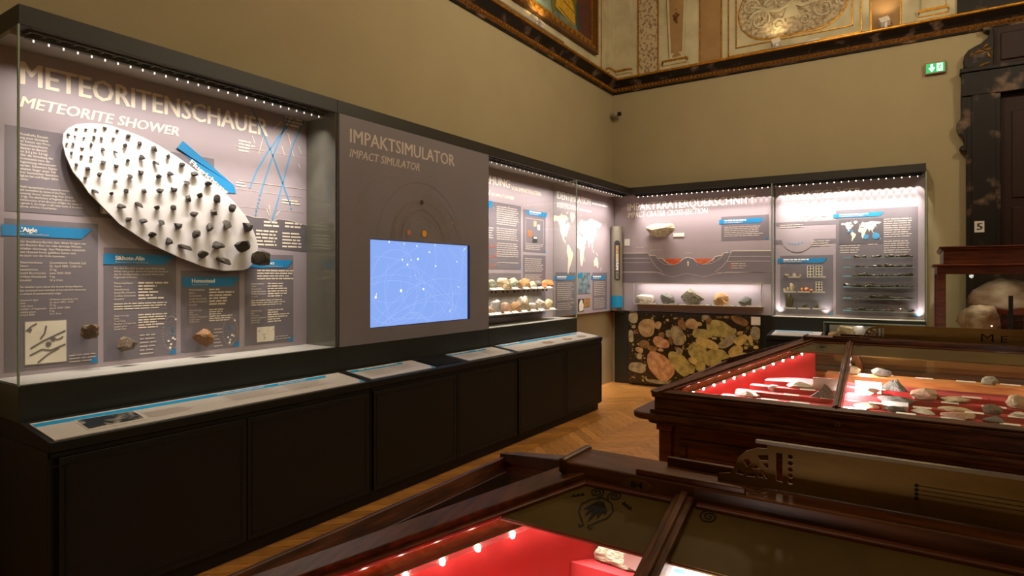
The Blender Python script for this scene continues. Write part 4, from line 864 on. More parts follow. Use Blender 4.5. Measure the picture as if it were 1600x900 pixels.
# shelves
def shelf(par, x1, y0, y1, z, nm='glass_shelf'):
    s_ = BX(XP + .003, x1, y0, y1, z - .010, z).build(nm, 'shelf_light', par); return s_
sh1x, sh1y, sh1z = XP + .20, 6.442, 1.456
sh2x, sh2y, sh2z = XP + .23, 6.487, 1.202
s1o = shelf(SD, sh1x, YBC + .03, sh1y, sh1z); s2o = shelf(SD, sh2x, YBC + .03, sh2y, sh2z)
BX(XP + .01, XP + .03, YBC + .03, sh1y - .02, sh2z + .0, sh1z - .01).build('shelf_back_plate', 'soffit_grey', s1o)
mb = MB()
for p_ in [5.185,5.254,5.396,5.474,5.612,5.687,5.813,5.891,6.018,6.094,6.22,6.303]:
    mb.tube([(sh1x - .03, p_, sh1z - .012), (sh1x - .03, p_, sh1z - .035)], .010, 8)
mb.build('shelf_lamp', 'rail_black', s1o)
for i in range(8): spot('shelf_lamp_light', (sh1x - .03, YBC + .2 + (sh1y - YBC - .3) * i / 7, sh1z - .04), (-.25, 0, -1), 1.6, 130, 1, s1o)
up1 = [(5.187,5.331,1.466,1.567,'stone_green','grey-green'),(5.367,5.573,1.465,1.581,'stone_beige','broad beige'),(5.57,5.769,1.464,1.585,'stone_green','angular pale green'),(5.778,5.981,1.462,1.577,'stone_tan','flat-sawn tan'),(5.988,6.125,1.468,1.54,'stone_beige','small pale'),(6.118,6.26,1.47,1.549,'stone_grey','small grey'),(6.286,6.558,1.48,1.555,'stone_orange','flat orange')]
up2 = [(5.144,5.256,1.212,1.288,'stone_pink','pinkish'),(5.187,5.368,1.215,1.355,'stone_speckled','black and white speckled'),(5.407,5.56,1.21,1.319,'stone_pink','smooth pink'),(5.571,5.707,1.208,1.32,'stone_tan','pointed tan'),(5.689,5.841,1.215,1.372,'stone_banded','tall banded'),(5.794,5.925,1.226,1.379,'stone_banded','tall split cream'),(5.934,6.064,1.217,1.294,'stone_white','small white'),(6.095,6.295,1.208,1.334,'stone_white','bright white'),(6.305,6.509,1.205,1.327,'stone_beige','rounded beige')]
for lst, z_, nm, off in ((up1, sh1z, 'upper', .12), (up2, sh2z, 'lower', .14)):
    for i, (s0, s1, z0, z1, m, ds) in enumerate(lst):
        h = max(.05, z1 - z_); rock('display_stone', (XP + off, (s0 + s1) / 2, z_ + h / 2 - .001), (.1, s1 - s0, h), 0, m, 20 + i * 3 + len(nm), '%s stone on the %s shelf, %s from the left' % (ds, nm, ORD[i + 1]), 'stone', 'stones on the crater formation shelves', sub=3, cuts=7, nz=.3, kind_key='sh' + nm)
    x1 = sh1x if nm == 'upper' else sh2x
    tags_ = [5.195,5.315,5.612,5.829,6.0,6.138,6.349] if nm == 'upper' else [5.127,5.244,5.418,5.561,5.756,5.945,6.117,6.375]
    for i, y_ in enumerate(tags_):
        MB().prism([(x1 - .035, y_ - .05, z_ + .0005), (x1 - .002, y_ - .05, z_ + .0005), (x1 - .03, y_ - .05, z_ + .02)], (0, .10, 0)).build('name_card', 'label_white', s1o if nm == 'upper' else s2o)
# low corner lamps in the case floor
# ---------------- identification panel (open niche)
SI = empty('identification_panel', ((XG + XW) / 2, (YE + YP) / 2, ZB), 'lit wall panel headed IDENTIFICATION with pale world map', 'display panel')
header(SI, YE, YG)
PI = BX(XW + .004, XP, YE + .001, YP + .0, ZB, ZH0).build('back_panel', 'panel_mauve', SI)
rail(SI, (XG - .012, YE + .05), (XG - .012, YG - .03), 18, (-1, 0), m='led_dim')
row_lights('identification_light', (XG - .094, YE + .05, ZH0 - .044), (XG - .094, YG - .05, ZH0 - .044), 12, P_ID, (-.36, 0, -1), SI)
ftext(FL, 'title_lettering', 'IDENTIFICATION', (6.849,7.809,2.582,0.096), .0015, 'print_white', PI, .016)
ftext(FL, 'subtitle_lettering', 'IDENTIFICATION', (6.849,7.427,2.473,0.065), .0015, 'print_white', PI, .012, .2)
flat(FL, 'small_print', paras(rb, (7.854,8.363,2.575,2.63), .05, .5, .1), .002, 'print_white', PI); flat(FL, 'small_print', paras(rb, (7.464,7.854,2.472,2.507), .04, .5, .1), .002, 'print_white', PI)
LAND = [[(-166,62),(-165,68),(-156,71),(-140,69),(-125,71),(-110,73),(-95,74),(-82,73),(-68,68),(-78,63),(-92,60),(-85,55),(-79,52),(-77,60),(-66,59),(-56,52),(-66,46),(-70,42),(-76,36),(-81,30),(-81,25),(-84,30),(-94,29),(-97,24),(-95,18),(-87,21),(-88,15),(-83,9),(-79,8),(-86,11),(-95,16),(-105,20),(-112,29),(-118,33),(-124,40),(-125,49),(-135,58),(-150,60),(-160,56)],
 [(-55,82),(-30,83),(-20,75),(-28,68),(-43,60),(-52,66),(-58,75)], [(-78,8),(-70,12),(-60,8),(-50,1),(-35,-7),(-39,-16),(-48,-27),(-57,-36),(-65,-43),(-69,-53),(-74,-50),(-73,-37),(-70,-20),(-78,-10),(-81,-4)],
 [(-6,35),(10,37),(20,32),(32,31),(37,20),(43,12),(51,11),(40,-4),(40,-15),(33,-27),(26,-34),(18,-34),(12,-18),(13,-5),(9,4),(-5,5),(-13,9),(-17,15),(-15,24)], [(49,-13),(47,-25),(44,-22)],
 [(-9,37),(-9,43),(-2,44),(-4,48),(4,52),(9,55),(11,58),(6,59),(6,62),(14,68),(26,71),(40,67),(50,69),(68,69),(75,73),(100,77),(115,74),(140,73),(160,70),(178,68),(175,63),(162,60),(160,52),(155,58),(142,59),(136,54),(140,48),(129,42),(127,35),(122,39),(119,35),(121,28),(110,20),(106,20),(109,12),(104,2),(100,7),(98,16),(91,22),(85,19),(80,8),(76,9),(72,20),(66,25),(57,26),(50,30),(56,24),(58,18),(45,13),(39,21),(34,30),(36,36),(27,37),(29,41),(23,37),(19,41),(13,45),(18,40),(15,38),(10,44),(3,43),(-2,37)],
 [(-5,50),(1,52),(-3,58),(-6,57),(-4,54)], [(131,32),(140,36),(143,43),(140,40),(135,35)], [(114,-22),(122,-17),(131,-12),(136,-12),(140,-17),(143,-11),(147,-19),(153,-27),(150,-37),(143,-39),(137,-34),(130,-32),(118,-35)], [(173,-35),(178,-38),(172,-43),(167,-46),(171,-41)],
 [(96,5),(104,-5),(101,0)], [(110,1),(117,6),(117,-3),(111,-3)], [(131,-1),(140,-3),(150,-10),(141,-8)], [(-23,64),(-14,65),(-18,63.5)], [(15,79),(25,80),(18,77)], [(-120,75),(-110,76),(-108,73),(-118,71)], [(-85,80),(-70,83),(-78,77)]]
def worldmap(F, par, r, m, o=.002):
    f_ = lambda p_: (r[0] + (p_[0] + 170) / 350 * (r[1] - r[0]), r[2] + (p_[1] + 55) / 138 * (r[3] - r[2]))
    return flat(F, 'world_map', [[f_(p_) for p_ in c] for c in LAND], o, m, par)
worldmap(FL, PI, (6.742, 8.169, 1.608, 2.441), 'print_cream')
box_(FL, PI, (6.812,7.362,1.093,1.646)); bann(FL, PI, [(6.783,1.604),(7.344,1.6),(7.307,1.545),(6.783,1.545)])
box_(FL, PI, (7.864,8.352,1.113,1.646)); bann(FL, PI, [(7.823,1.604),(8.296,1.605),(8.253,1.548),(7.823,1.546)])
flat(FL, 'small_print', paras(rb, (6.857,7.317,1.143,1.509), .026, .42, .2, gaps=(9,)) + paras(rb, (7.915,8.296,1.14,1.517), .026, .42, .12, gaps=(8,)), .002, 'print_soft', PI)
pic = (7.427,7.789,1.359,1.644); frect(FL, 'photograph', pic, .002, 'photo_teal', PI); frect(FL, 'photograph_detail', (pic[0] + .01, pic[0] + (pic[1] - pic[0]) * .35, pic[3] - .07, pic[3] - .01), .003, 'column_blue', PI)
pic = (7.427,7.597,1.118,1.287); frect(FL, 'relief_picture', pic, .002, 'print_dark', PI); flat(FL, 'relief_picture_detail', [[(pic[0] + (pic[1] - pic[0]) * a, pic[2] + (pic[3] - pic[2]) * b) for a, b in ((.2, .03), (.9, .05), (.95, .5), (.7, .95), (.35, .9), (.15, .5))]], .003, 'paper_map', PI)
frect(FL, 'false_colour_picture', (7.613,7.793,1.175,1.29), .002, 'photo_map', PI)
# ================================================================== end wall: crater cross-section panel
SQ = empty('crater_section_panel', ((XBL + XP) / 2, YP, 0), 'lit end wall panel headed IMPAKTKRATERQUERSCHNITT with crater drawing', 'display panel')
def header_b(par, x0, x1):
    BX(x0, x1, YG, YW - .003, ZH0, ZH1).build('header', 'header_black', par, .002)
    BX(x0 + .004, x1 - .004, YG + .115, YP - .001, ZH0 - .02, ZH0).build('soffit', 'soffit_grey', par)
header_b(SQ, XW + .005, XBL - .001)
PQ = BX(XP + .002, XBL - .012, YP, YW - .003, ZB, ZH0 - .02).build('back_panel', 'panel_mauve', SQ)
BX(XP + .002, XBL - .004, YP + .012, YW - .003, 0, ZB).build('dark_cladding', 'base_band', SQ)
rail(SQ, (XG + .06, YG + .012), (XBL - .03, YG + .012), 26, (0, 1))
for i in range(26):
    x_ = XG + .06 + (XBL - .03 - XG - .06) * (i + .5) / 26
    spot('section_light', (x_, YG + .094, ZH0 - .044), (0, .62, -1), P_SPOT_Q, 42, .35, SQ); spot('section_beam', (x_, YG + .094, ZH0 - .044), (0, .15, -1), P_SPOT_Q * 5.6, 46, 1, SQ)
    if i % 3 == 1: spot('section_flood', (x_, YG + .06, ZH0 - .044), (0, -.25, -1), 7.0, 60, 1, SQ)
ftext(FB, 'title_lettering', 'IMPAKTKRATERQUERSCHNITT', (-3.639,-1.835,2.563,0.108), .0015, 'print_white', PQ, .012)
ftext(FB, 'subtitle_lettering', 'IMPACT CRATER CROSS-SECTION', (-3.639,-2.457,2.464,0.076), .0015, 'print_white', PQ, .01, .2)
bq = (-2.275,-1.663,2.075,2.404)
box_(FB, PQ, bq); bann(FB, PQ, [(-2.303,2.367),(-1.723,2.362),(-1.77,2.304),(-2.303,2.303)])
flat(FB, 'small_print', paras(rb, (bq[0] + .04, bq[1] - .06, bq[2] + .04, bq[3] - .14), .024, .42, .15, gaps=(6,)), .002, 'print_soft', PQ)
zq = lambda *a: None
gr = [(-3.732,1.938),(-3.327,1.933),(-3.293,1.898),(-3.208,1.892),(-3.188,1.856),(-3.099,1.851),(-3.057,1.805),(-3.008,1.772),(-2.942,1.756),(-2.861,1.787),(-2.796,1.846),(-2.732,1.861),(-2.656,1.839),(-2.606,1.784),(-2.528,1.76),(-2.458,1.782),(-2.397,1.82),(-2.356,1.866),(-2.268,1.879),(-2.246,1.911),(-2.149,1.921),(-2.132,1.938),(-1.636,1.93)]
flat(FB, 'crater_ground', [[(gr[0][0], 1.50)] + gr + [(gr[-1][0], 1.50)]], .001, 'board_grey', PQ)
flat(FB, 'crater_surface_line', strokes([gr], .009), .002, 'print_cream', PQ)
lf = [(-3.074,1.846),(-2.82,1.842),(-2.861,1.787),(-2.942,1.756),(-3.008,1.776),(-3.049,1.805)]; rf = [(-2.65,1.839),(-2.397,1.835),(-2.458,1.782),(-2.528,1.76),(-2.598,1.781)]
flat(FB, 'impact_melt', [lf], .0025, 'print_orange', PQ); flat(FB, 'impact_melt', [rf], .0025, 'print_orange', PQ)
for l_ in [[(-3.732,1.864),(-3.302,1.857)],[(-3.732,1.797),(-3.276,1.792)],[(-2.186,1.863),(-1.636,1.855)],[(-2.209,1.797),(-1.636,1.793)],[(-3.732,1.653),(-3.141,1.648),(-3.074,1.62)],[(-2.329,1.642),(-1.636,1.649)],[(-3.319,1.931),(-3.276,1.841),(-3.208,1.742),(-3.107,1.66)],[(-3.208,1.888),(-3.158,1.823),(-3.074,1.765),(-2.942,1.753)],[(-2.142,1.923),(-2.194,1.809),(-2.253,1.734),(-2.359,1.658)],[(-2.246,1.887),(-2.314,1.819),(-2.405,1.774),(-2.528,1.755)],[(-3.116,1.846),(-3.074,1.805)],[(-2.359,1.858),(-2.397,1.797)]]: flat(FB, 'rock_layer', strokes([l_], .007), .002, 'print_soft', PQ)
flat(FB, 'rock_layer', strokes([[(-3.709,1.661),(-3.206,1.659),(-3.085,1.614),(-2.946,1.585),(-2.828,1.619),(-2.732,1.632),(-2.637,1.613),(-2.505,1.585),(-2.376,1.622),(-2.195,1.652),(-1.644,1.646)]], .006), .002, 'print_soft', PQ)
flat(FB, 'uplift_arrow', [[(-2.74,1.741),(-2.724,1.741),(-2.724,1.785),(-2.713,1.782),(-2.732,1.811),(-2.751,1.782),(-2.74,1.785)]], .002, 'print_cream', PQ)
flat(FB, 'legend_dot', [circ((-2.137,1.753), .012, 10)], .002, 'print_red', PQ); flat(FB, 'legend_dot', [circ((-2.137,1.723), .012, 10)], .002, 'print_orange', PQ)
flat(FB, 'drawing_marks', [circ(p_, .012, 8) for p_ in [(-2.7,1.835),(-2.515,1.791),(-2.983,1.753),(-2.601,1.749),(-2.169,1.926)]], .003, 'line_blue', PQ)
flat(FB, 'small_print', paras(rb, (-3.505,-3.356,1.985,2.023), .03, .4, .2) + paras(rb, (-3.298,-3.086,1.943,1.98), .03, .4, .2) + paras(rb, (-2.148,-1.932,1.695,1.772), .03, .4, .3) + paras(rb, (-2.779,-2.679,1.888,1.924), .03, .4, .2), .002, 'print_soft', PQ)
for q_ in ((-2.945,-2.788,2.156,2.208), (-3.687,-3.605,2.047,2.147)):
    MB().prism([fp(FB, a, b, 0) for a, b in R4(q_)], FB[3] * .006).build('caption_plate', 'label_white', PQ)
q_ = (-3.343,-2.893,2.154,2.351)
rock('mounted_rock_slab', ((q_[0] + q_[1]) / 2, YP - .056, (q_[2] + q_[3]) / 2), (q_[1] - q_[0], .11, q_[3] - q_[2]), 0, 'stone_pale_grey', 41, 'long pale rock slab mounted on the panel below the crater heading', 'rock', sub=4, cuts=10, nz=.3, flatb=False, kind_key='slabrock')
# glass wall box with five rocks
gx0, gx1 = -3.492, -1.726; gz0, gz1 = 1.2, 1.487; gy = YP - .13
GBX = empty('wall_glass_case', ((gx0 + gx1) / 2, YP - .06, gz0), 'shallow glass wall case holding five rocks in a row', 'showcase')
BX(gx0, gx1, gy, YP - .001, gz0 - .012, gz0).build('case_floor', 'shelf_light', GBX); BX(gx0, gx1, gy, YP - .001, gz1, gz1 + .012).build('case_roof', 'shelf_light', GBX)
BX(gx0, gx1, gy, gy + .005, gz0, gz1).build('front_glass', 'glass', GBX)
for x_ in (gx0, gx1 - .006):
    BX(x_, x_ + .006, gy + .005, YP - .001, gz0, gz1).build('side_glass', 'glass', GBX); BX(x_ - .002, x_ + .008, gy - .002, gy + .006, gz0, gz1).build('corner_joint', 'shelf_light', GBX)
strip('wall_case_light', (gx0 + .05, gy + .02, gz1 - .004), (gx1 - .05, gy + .02, gz1 - .004), .012, 6, (0, .35, -1), GBX)
five = [(-3.476,-3.208,1.197,1.331,'stone_white','white lumpy'),(-3.117,-2.896,1.203,1.359,'stone_grey','dark grey'),(-2.814,-2.485,1.195,1.428,'stone_breccia','large rough breccia'),(-2.361,-2.157,1.2,1.373,'stone_tan','tan rock with dark hole'),(-2.037,-1.863,1.201,1.332,'stone_grey','light grey rounded')]
for i, (s0, s1, z0, z1, m, ds) in enumerate(five):
    h = z1 - gz0 if z1 - gz0 > .08 else .1
    rock('case_rock', ((s0 + s1) / 2, YP - .062, gz0 + h / 2 + .0005), (s1 - s0, .09, h), 0, m, 60 + i * 5, '%s rock, %s from left in the glass wall case' % (ds.replace(' rock', ''), ORD[i + 1]), 'rock', 'rocks in the glass wall case', sub=4, cuts=9, nz=.42, kind_key='five')
    x_ = s1 - .01; BX(x_ - .05, x_ + .05, gy + .008, gy + .02, gz0, gz0 + .012).build('name_card', 'label_white', GBX)
    x_ = s0 - .02; BX(x_ - .015, x_ + .015, gy + .008, gy + .012, gz0, gz0 + .012).build('number_card', 'banner_cyan', GBX)
# drill core column
kx0, kx1 = -3.848, -3.679; kc = (kx0 + kx1) / 2; kr = (kx1 - kx0) / 2; ky = 8.50; kz0, kz1 = 1.087, 2.331
DC = empty('drill_core_column', (kc, ky, kz0), 'grey column with slot showing a drill core and blue band', 'display column')
def halfcol(z0, z1, r_=kr, hole=None):
    return MB().prism([(kc + r_ * math.cos(t), ky + r_ * math.sin(t), z0) for t in [6.2832 * i / 28 for i in range(28)]], (0, 0, z1 - z0))
za_, zb_ = 1.135, 1.306; sa_, sb_ = 1.534, 2.121
halfcol(kz0, za_, kr * .95).build('foot_ring', 'chrome', DC); halfcol(za_, zb_).build('blue_band', 'column_blue', DC); halfcol(zb_, kz1).build('tube', 'column_grey', DC)
ca = math.radians(-62); FK = frame((kc, ky, 0), (-math.sin(ca), math.cos(ca), 0), (0, 0, 1)); sw = kr * .5
slot = [(sw * math.cos(t), sb_ - sw + sw * math.sin(t)) for t in [math.pi * i / 10 for i in range(11)]] + [(-sw * math.cos(t), sa_ + sw - sw * math.sin(t)) for t in [math.pi * i / 10 for i in range(11)]]
MB().prism([fp(FK, a, b, kr * .86) for a, b in slot], FK[3] * kr * .16).build('slot', 'print_dark', DC)
n_ = 4; segz = [sa_ + .02 + (sb_ - sa_ - .09) * i / n_ for i in range(n_ + 1)]
for i in range(n_):
    MB().tube([fp(FK, 0, segz[i] + .003, kr * .68), fp(FK, 0, segz[i + 1] - .003, kr * .68)], sw * .86, 14).build('core_piece', ['stone_breccia', 'stone_speckled', 'stone_beige', 'stone_tan'][i], DC)
BX(kc - kr, kc + kr, ky - .02, YP, kz0 - .03, kz0).build('bracket', 'base_band', DC)
# polished conglomerate slab
sx0, sx1, sz0_, sz1_ = -3.60, -1.758, .035, 1.068; yS = YP - .06
SLB = empty('conglomerate_slab', ((sx0 + sx1) / 2, yS + .03, 0), 'big polished conglomerate slab of rounded pebbles leaning at the end wall', 'rock slab')
BX(sx0, sx1, yS, YP + .008, sz0_, sz1_).build('stone_matrix', 'slab_matrix', SLB, .003)
BX(sx0 + .05, sx1 - .05, yS + .015, YP, 0, sz0_).build('foot_rail', 'rail_black', SLB)
for x_ in (sx0 + .02, sx1 - .32): BX(x_, x_ + .09, yS - .012, YP - .001, sz1_, sz1_ + .01).build('clamp', 'chrome', SLB)
FSb = frame((0, yS, 0), (1, 0, 0), (0, 0, 1))
peb = [(-3.526,0.988,0.1584,0.1611,0,'grey'),(-3.317,0.848,0.239,0.2752,0,'tan'),(-3.149,0.892,0.1007,0.1074,0,'tan'),(-3.519,0.855,0.0604,0.0537,0,'grey'),(-3.498,0.777,0.047,0.0604,0,'brown'),(-3.565,0.714,0.0967,0.1745,0,'grey'),(-3.096,0.755,0.0967,0.0806,10,'brown'),(-3.105,0.646,0.239,0.1557,15,'pink'),(-2.99,0.781,0.0886,0.1155,0,'grey'),(-2.863,0.755,0.188,0.2846,-14,'grey'),(-2.801,0.916,0.1155,0.1396,-20,'brown'),(-2.66,0.93,0.1718,0.1477,5,'tan'),(-3.351,0.605,0.1638,0.1181,0,'brown'),(-3.43,0.519,0.1155,0.0832,15,'tan'),(-3.43,0.427,0.0806,0.094,0,'grey'),(-3.225,0.542,0.1155,0.102,20,'brown'),(-3.109,0.539,0.0806,0.047,0,'tan'),(-3.115,0.305,0.4632,0.3155,38,'pink'),(-3.462,0.26,0.2551,0.1611,5,'grey'),(-2.836,0.532,0.0967,0.0994,30,'grey'),(-2.827,0.364,0.4162,0.2215,48,'green'),(-2.645,0.417,0.1235,0.0886,30,'yellow'),(-2.664,0.3,0.0886,0.1235,0,'green'),(-3.153,0.081,0.3625,0.0537,2,'grey'),(-3.01,0.97,0.0456,0.0349,0,'tan'),(-2.896,1.001,0.0537,0.0322,-20,'tan'),(-3.051,0.935,0.0376,0.0349,0,'brown'),(-2.758,0.728,0.0349,0.0806,0,'yellow'),(-2.87,0.578,0.0671,0.0456,0,'brown'),(-2.963,0.684,0.0806,0.0806,30,'brown'),(-2.291,0.879,0.3613,0.2207,8,'green'),(-2.516,0.799,0.2824,0.1419,5,'green'),(-2.471,1.027,0.1077,0.0736,0,'grey'),(-2.427,0.983,0.0814,0.0946,30,'brown'),(-2.446,0.669,0.3219,0.1209,14,'yellow'),(-2.579,0.552,0.2627,0.2601,10,'green'),(-2.175,0.71,0.2785,0.1209,-36,'grey'),(-2.001,0.745,0.2036,0.1104,-36,'yellow'),(-2.338,0.487,0.3481,0.2168,-22,'green'),(-2.072,0.589,0.1971,0.1445,-35,'yellow'),(-2.019,1.003,0.2365,0.1025,20,'brown'),(-1.817,0.841,0.1366,0.1839,15,'grey'),(-2.099,0.855,0.0736,0.0867,25,'green'),(-2.019,0.831,0.0788,0.0591,0,'tan'),(-1.883,0.761,0.0552,0.1077,-10,'yellow'),(-1.93,0.697,0.0578,0.0447,0,'green'),(-1.813,0.659,0.0683,0.0473,0,'yellow'),(-2.541,0.351,0.1366,0.1603,30,'green'),(-1.977,0.554,0.113,0.0552,-10,'yellow'),(-1.916,0.906,0.0394,0.0552,0,'brown'),(-2.554,0.934,0.0683,0.0578,0,'green'),(-2.353,0.75,0.0683,0.0394,0,'grey'),(-2.254,0.743,0.0473,0.0394,0,'green'),(-1.866,0.698,0.0578,0.0394,20,'green'),(-1.942,0.645,0.0525,0.0394,0,'yellow'),(-2.291,1.036,0.0788,0.0342,0,'brown'),(-2.193,1.042,0.0788,0.0342,0,'brown')]
rp_ = random.Random(3); used = []
def pebpoly(cx_, cz_, w_, h_, a_, sd):
    g = random.Random(sd); ph = [g.uniform(0, 6.28) for _ in range(3)]; ca_, sa2 = math.cos(-math.radians(a_)), math.sin(-math.radians(a_)); out = []
    for i in range(18):
        t = 6.2832 * i / 18; k = 1 + .06 * math.sin(2 * t + ph[0]) + .05 * math.sin(3 * t + ph[1]) + .03 * math.sin(5 * t + ph[2])
        u_ = w_ / 2 * k * abs(math.cos(t)) ** .85 * (1 if math.cos(t) > 0 else -1); v_ = h_ / 2 * k * abs(math.sin(t)) ** .85 * (1 if math.sin(t) > 0 else -1)
        out.append((min(sx1 - .003, max(sx0 + .003, cx_ + u_ * ca_ - v_ * sa2)), min(sz1_ - .003, max(sz0_ + .003, cz_ + u_ * sa2 + v_ * ca_))))
    return out
for i, (cx_, cz_, w_, h_, a_, m) in enumerate(peb):
    o_ = .0012 + .0003 * (i % 5); MB().prism([fp(FSb, a, b, -.004) for a, b in pebpoly(cx_, cz_, w_, h_, a_, i)], FSb[3] * (.004 + o_)).build('pebble', 'pebble_' + m, SLB); used.append((cx_, cz_, max(w_, h_) * .5))
for m in ('brown', 'green'):
    mb = MB(); k = 0
    for _ in range(900):
        x_, z_ = rp_.uniform(sx0 + .02, sx1 - .02), rp_.uniform(sz0_ + .02, sz1_ - .02); s_ = rp_.uniform(.006, .02)
        if any((x_ - a) ** 2 + (z_ - b) ** 2 < (c + s_ * .6) ** 2 * .8 for a, b, c in used): continue
        used.append((x_, z_, s_ * .7)); k += 1; mb.prism([fp(FSb, a, b, -.004) for a, b in pebpoly(x_, z_, s_ * 2, s_ * 1.5, rp_.uniform(0, 180), 500 + k)[::3]], FSb[3] * .0048)
        if k > 60: break
    tag(mb.build('gravel', 'pebble_' + m, SLB), kind='stuff')
q_ = (-1.872,-1.756,0.952,1.062); MB().prism([fp(FSb, a, b, .002) for a, b in R4(q_)], FSb[3] * .004).build('caption_plate', 'label_white', SLB)
# ================================================================== end wall: impact glasses case
SG = empty('impact_glasses_showcase', ((XBL + XBR) / 2, YP, ZCB), 'lit glass showcase headed IMPACT GLASSES with rows of small tektites', 'showcase')
header_b(SG, XBL, XBR)
PG = BX(XBL + .002, XBR - .012, YP, YW - .003, ZB - .01, ZH0 - .02).build('back_panel', 'panel_mauve', SG)
BX(XBL, XBR, YG + .0, YG + .02, ZCB, ZB).build('base_band', 'base_band', SG); BX(XBR - .02, XBR, YG + .02, YW - .003, ZCB, ZB - .012).build('base_band', 'base_band', SG)
BX(XBL + .012, XBR - .012, YG + .012, YP, ZB - .012, ZB + .004).build('case_floor', 'shelf_light', SG)
BX(XBL, XBR, YG, YG + .01, ZB, ZH0).build('front_glass', 'glass', SG)
BX(XBL, XBL + .01, YG + .012, YP, ZB, ZH0 - .001).build('side_glass', 'glass', SG); BX(XBR - .01, XBR, YG + .012, YW - .003, ZB, ZH0 - .001).build('side_glass', 'glass', SG)
for x_ in (XBL, XBR): BX(x_ - .005, x_ + .005, YG - .001, YG + .012, ZB, ZH0).build('glass_corner_joint', 'glass_edge', SG)
rail(SG, (XBL + .04, YG + .012), (XBR - .04, YG + .012), 20, (0, 1))
for i in range(20): spot('glasses_light', (XBL + .04 + (XBR - XBL - .08) * (i + .5) / 20, YG + .094, ZH0 - .044), (0, .55, -1), P_SPOT_G, 48, .4, SG); spot('glasses_beam', (XBL + .04 + (XBR - XBL - .08) * (i + .5) / 20, YG + .094, ZH0 - .044), (0, .15, -1), P_SPOT_G * 6.0, 46, 1, SG)
for x_ in (XBL + .07, (XBL + XBR) / 2 - .22, XBR - .07): spot('corner_uplight', (x_, YP - .06, ZB + .01), (0, .35, 1), 5.0, 80, 1, SG, rad=.01)
ftext(FB, 'title_lettering', 'IMPAKTGLÄSER', (-1.48,-0.606,2.575,0.099), .0015, 'print_white', PG, .012)
ftext(FB, 'subtitle_lettering', 'IMPACT GLASSES', (-1.488,-0.855,2.4735,0.071), .0015, 'print_white', PG, .012, .2)
br_ = (-0.883,-0.03,1.12,2.411); box_(FB, PG, br_); bann(FB, PG, [(-0.911,2.359),(-0.366,2.372),(-0.418,2.318),(-0.911,2.316)])
mq = (-0.848,-0.379,1.989,2.293); frect(FB, 'map_ground', mq, .002, 'board_dark', PG); worldmap(FB, PG, (mq[0] + .02, mq[1] - .02, mq[2] + .03, mq[3] - .02), 'print_cream', .003)
flat(FB, 'strewn_field_marks', [circ((mq[0] + (mq[1] - mq[0]) * a, mq[2] + (mq[3] - mq[2]) * b), r_, 12) for a, b, r_ in ((.62, .28, .03), (.84, .3, .04), (.22, .5, .012), (.3, .52, .014))], .0035, 'line_blue', PG)
flat(FB, 'small_print', paras(rb, (-0.372,-0.09,2.05,2.281), .026, .42, .1) + paras(rb, (-0.372,-0.096,1.85,2.016), .026, .42, .1) + paras(rb, (-0.834,-0.613,1.859,1.977), .028, .42, .2) + paras(rb, (-0.538,-0.432,1.962,1.986), .028, .42, .1), .002, 'print_soft', PG)
bl_ = (-1.526,-0.911,1.112,1.86); box_(FB, PG, bl_); bann(FB, PG, [(-1.558,1.825),(-0.975,1.821),(-1.029,1.765),(-1.558,1.766)])
ly = (-1.589,-0.883,2.243,2.292); frect(FB, 'layer_diagram', ly, .001, 'board_grey', PG)
lz = (-1.589,-0.883,2.007,2.064); frect(FB, 'layer_diagram', lz, .001, 'board_grey', PG); flat(FB, 'crater_diagram', [[(a, min(b, lz[3] + .01)) for a, b in circ((-1.319,2.091), .19, 28)]], .002, 'panel_mauve', PG)
flat(FB, 'crater_glass_marks', [circ(p_, .01, 8) for p_ in [(-1.415,2.02),(-1.381,2.011),(-1.343,2.006),(-1.305,2.011),(-1.268,2.024)]], .003, 'line_blue', PG)
flat(FB, 'trajectory_line', strokes([[(-1.223,2.291),(-1.033,2.402)]], .012), .0015, 'print_cream', PG)
flat(FB, 'small_print', paras(rb, (-1.253,-1.186,2.332,2.372), .03, .42, .1) + paras(rb, (-1.033,-0.975,2.321,2.361), .03, .42, .1) + paras(rb, (-1.157,-0.926,1.961,2.042), .026, .42, .2) + paras(rb, (-1.534,-1.246,2.209,2.258), .026, .42, .2), .0022, 'print_soft', PG)
def gshelf(x0, x1, z, dp=.1):
    g_ = BX(x0, x1, YP - dp, YP - .003, z - .006, z).build('glass_shelf', 'glass', SG); BX(x0, x1, YP - dp - .002, YP - dp, z - .006, z).build('shelf_front_edge', 'glass_edge', g_)
    return g_
gl = [(-1.486,-0.975,1.58),(-1.486,-0.975,1.392),(-1.486,-0.975,1.185)]
SHL = [gshelf(*g_) for g_ in gl]
il = [[(-1.471,-1.409,1.596,1.624,'flat brown'),(-1.374,-1.321,1.6,1.636,'curved brown'),(-1.302,-1.267,1.594,1.622,'small brown')],[(-1.478,-1.446,1.405,1.443,'small pale'),(-1.443,-1.407,1.407,1.455,'pale rounded'),(-1.407,-1.349,1.407,1.508,'tall pale'),(-1.285,-1.245,1.408,1.449,'orange'),(-1.239,-1.187,1.408,1.457,'rusty'),(-1.179,-1.132,1.399,1.431,'flat rusty')],[(-1.463,-1.355,1.19,1.376,'large mossy green-black'),(-1.259,-1.198,1.186,1.241,'small rough'),(-1.111,-1.067,1.201,1.287,'upright brown')]]
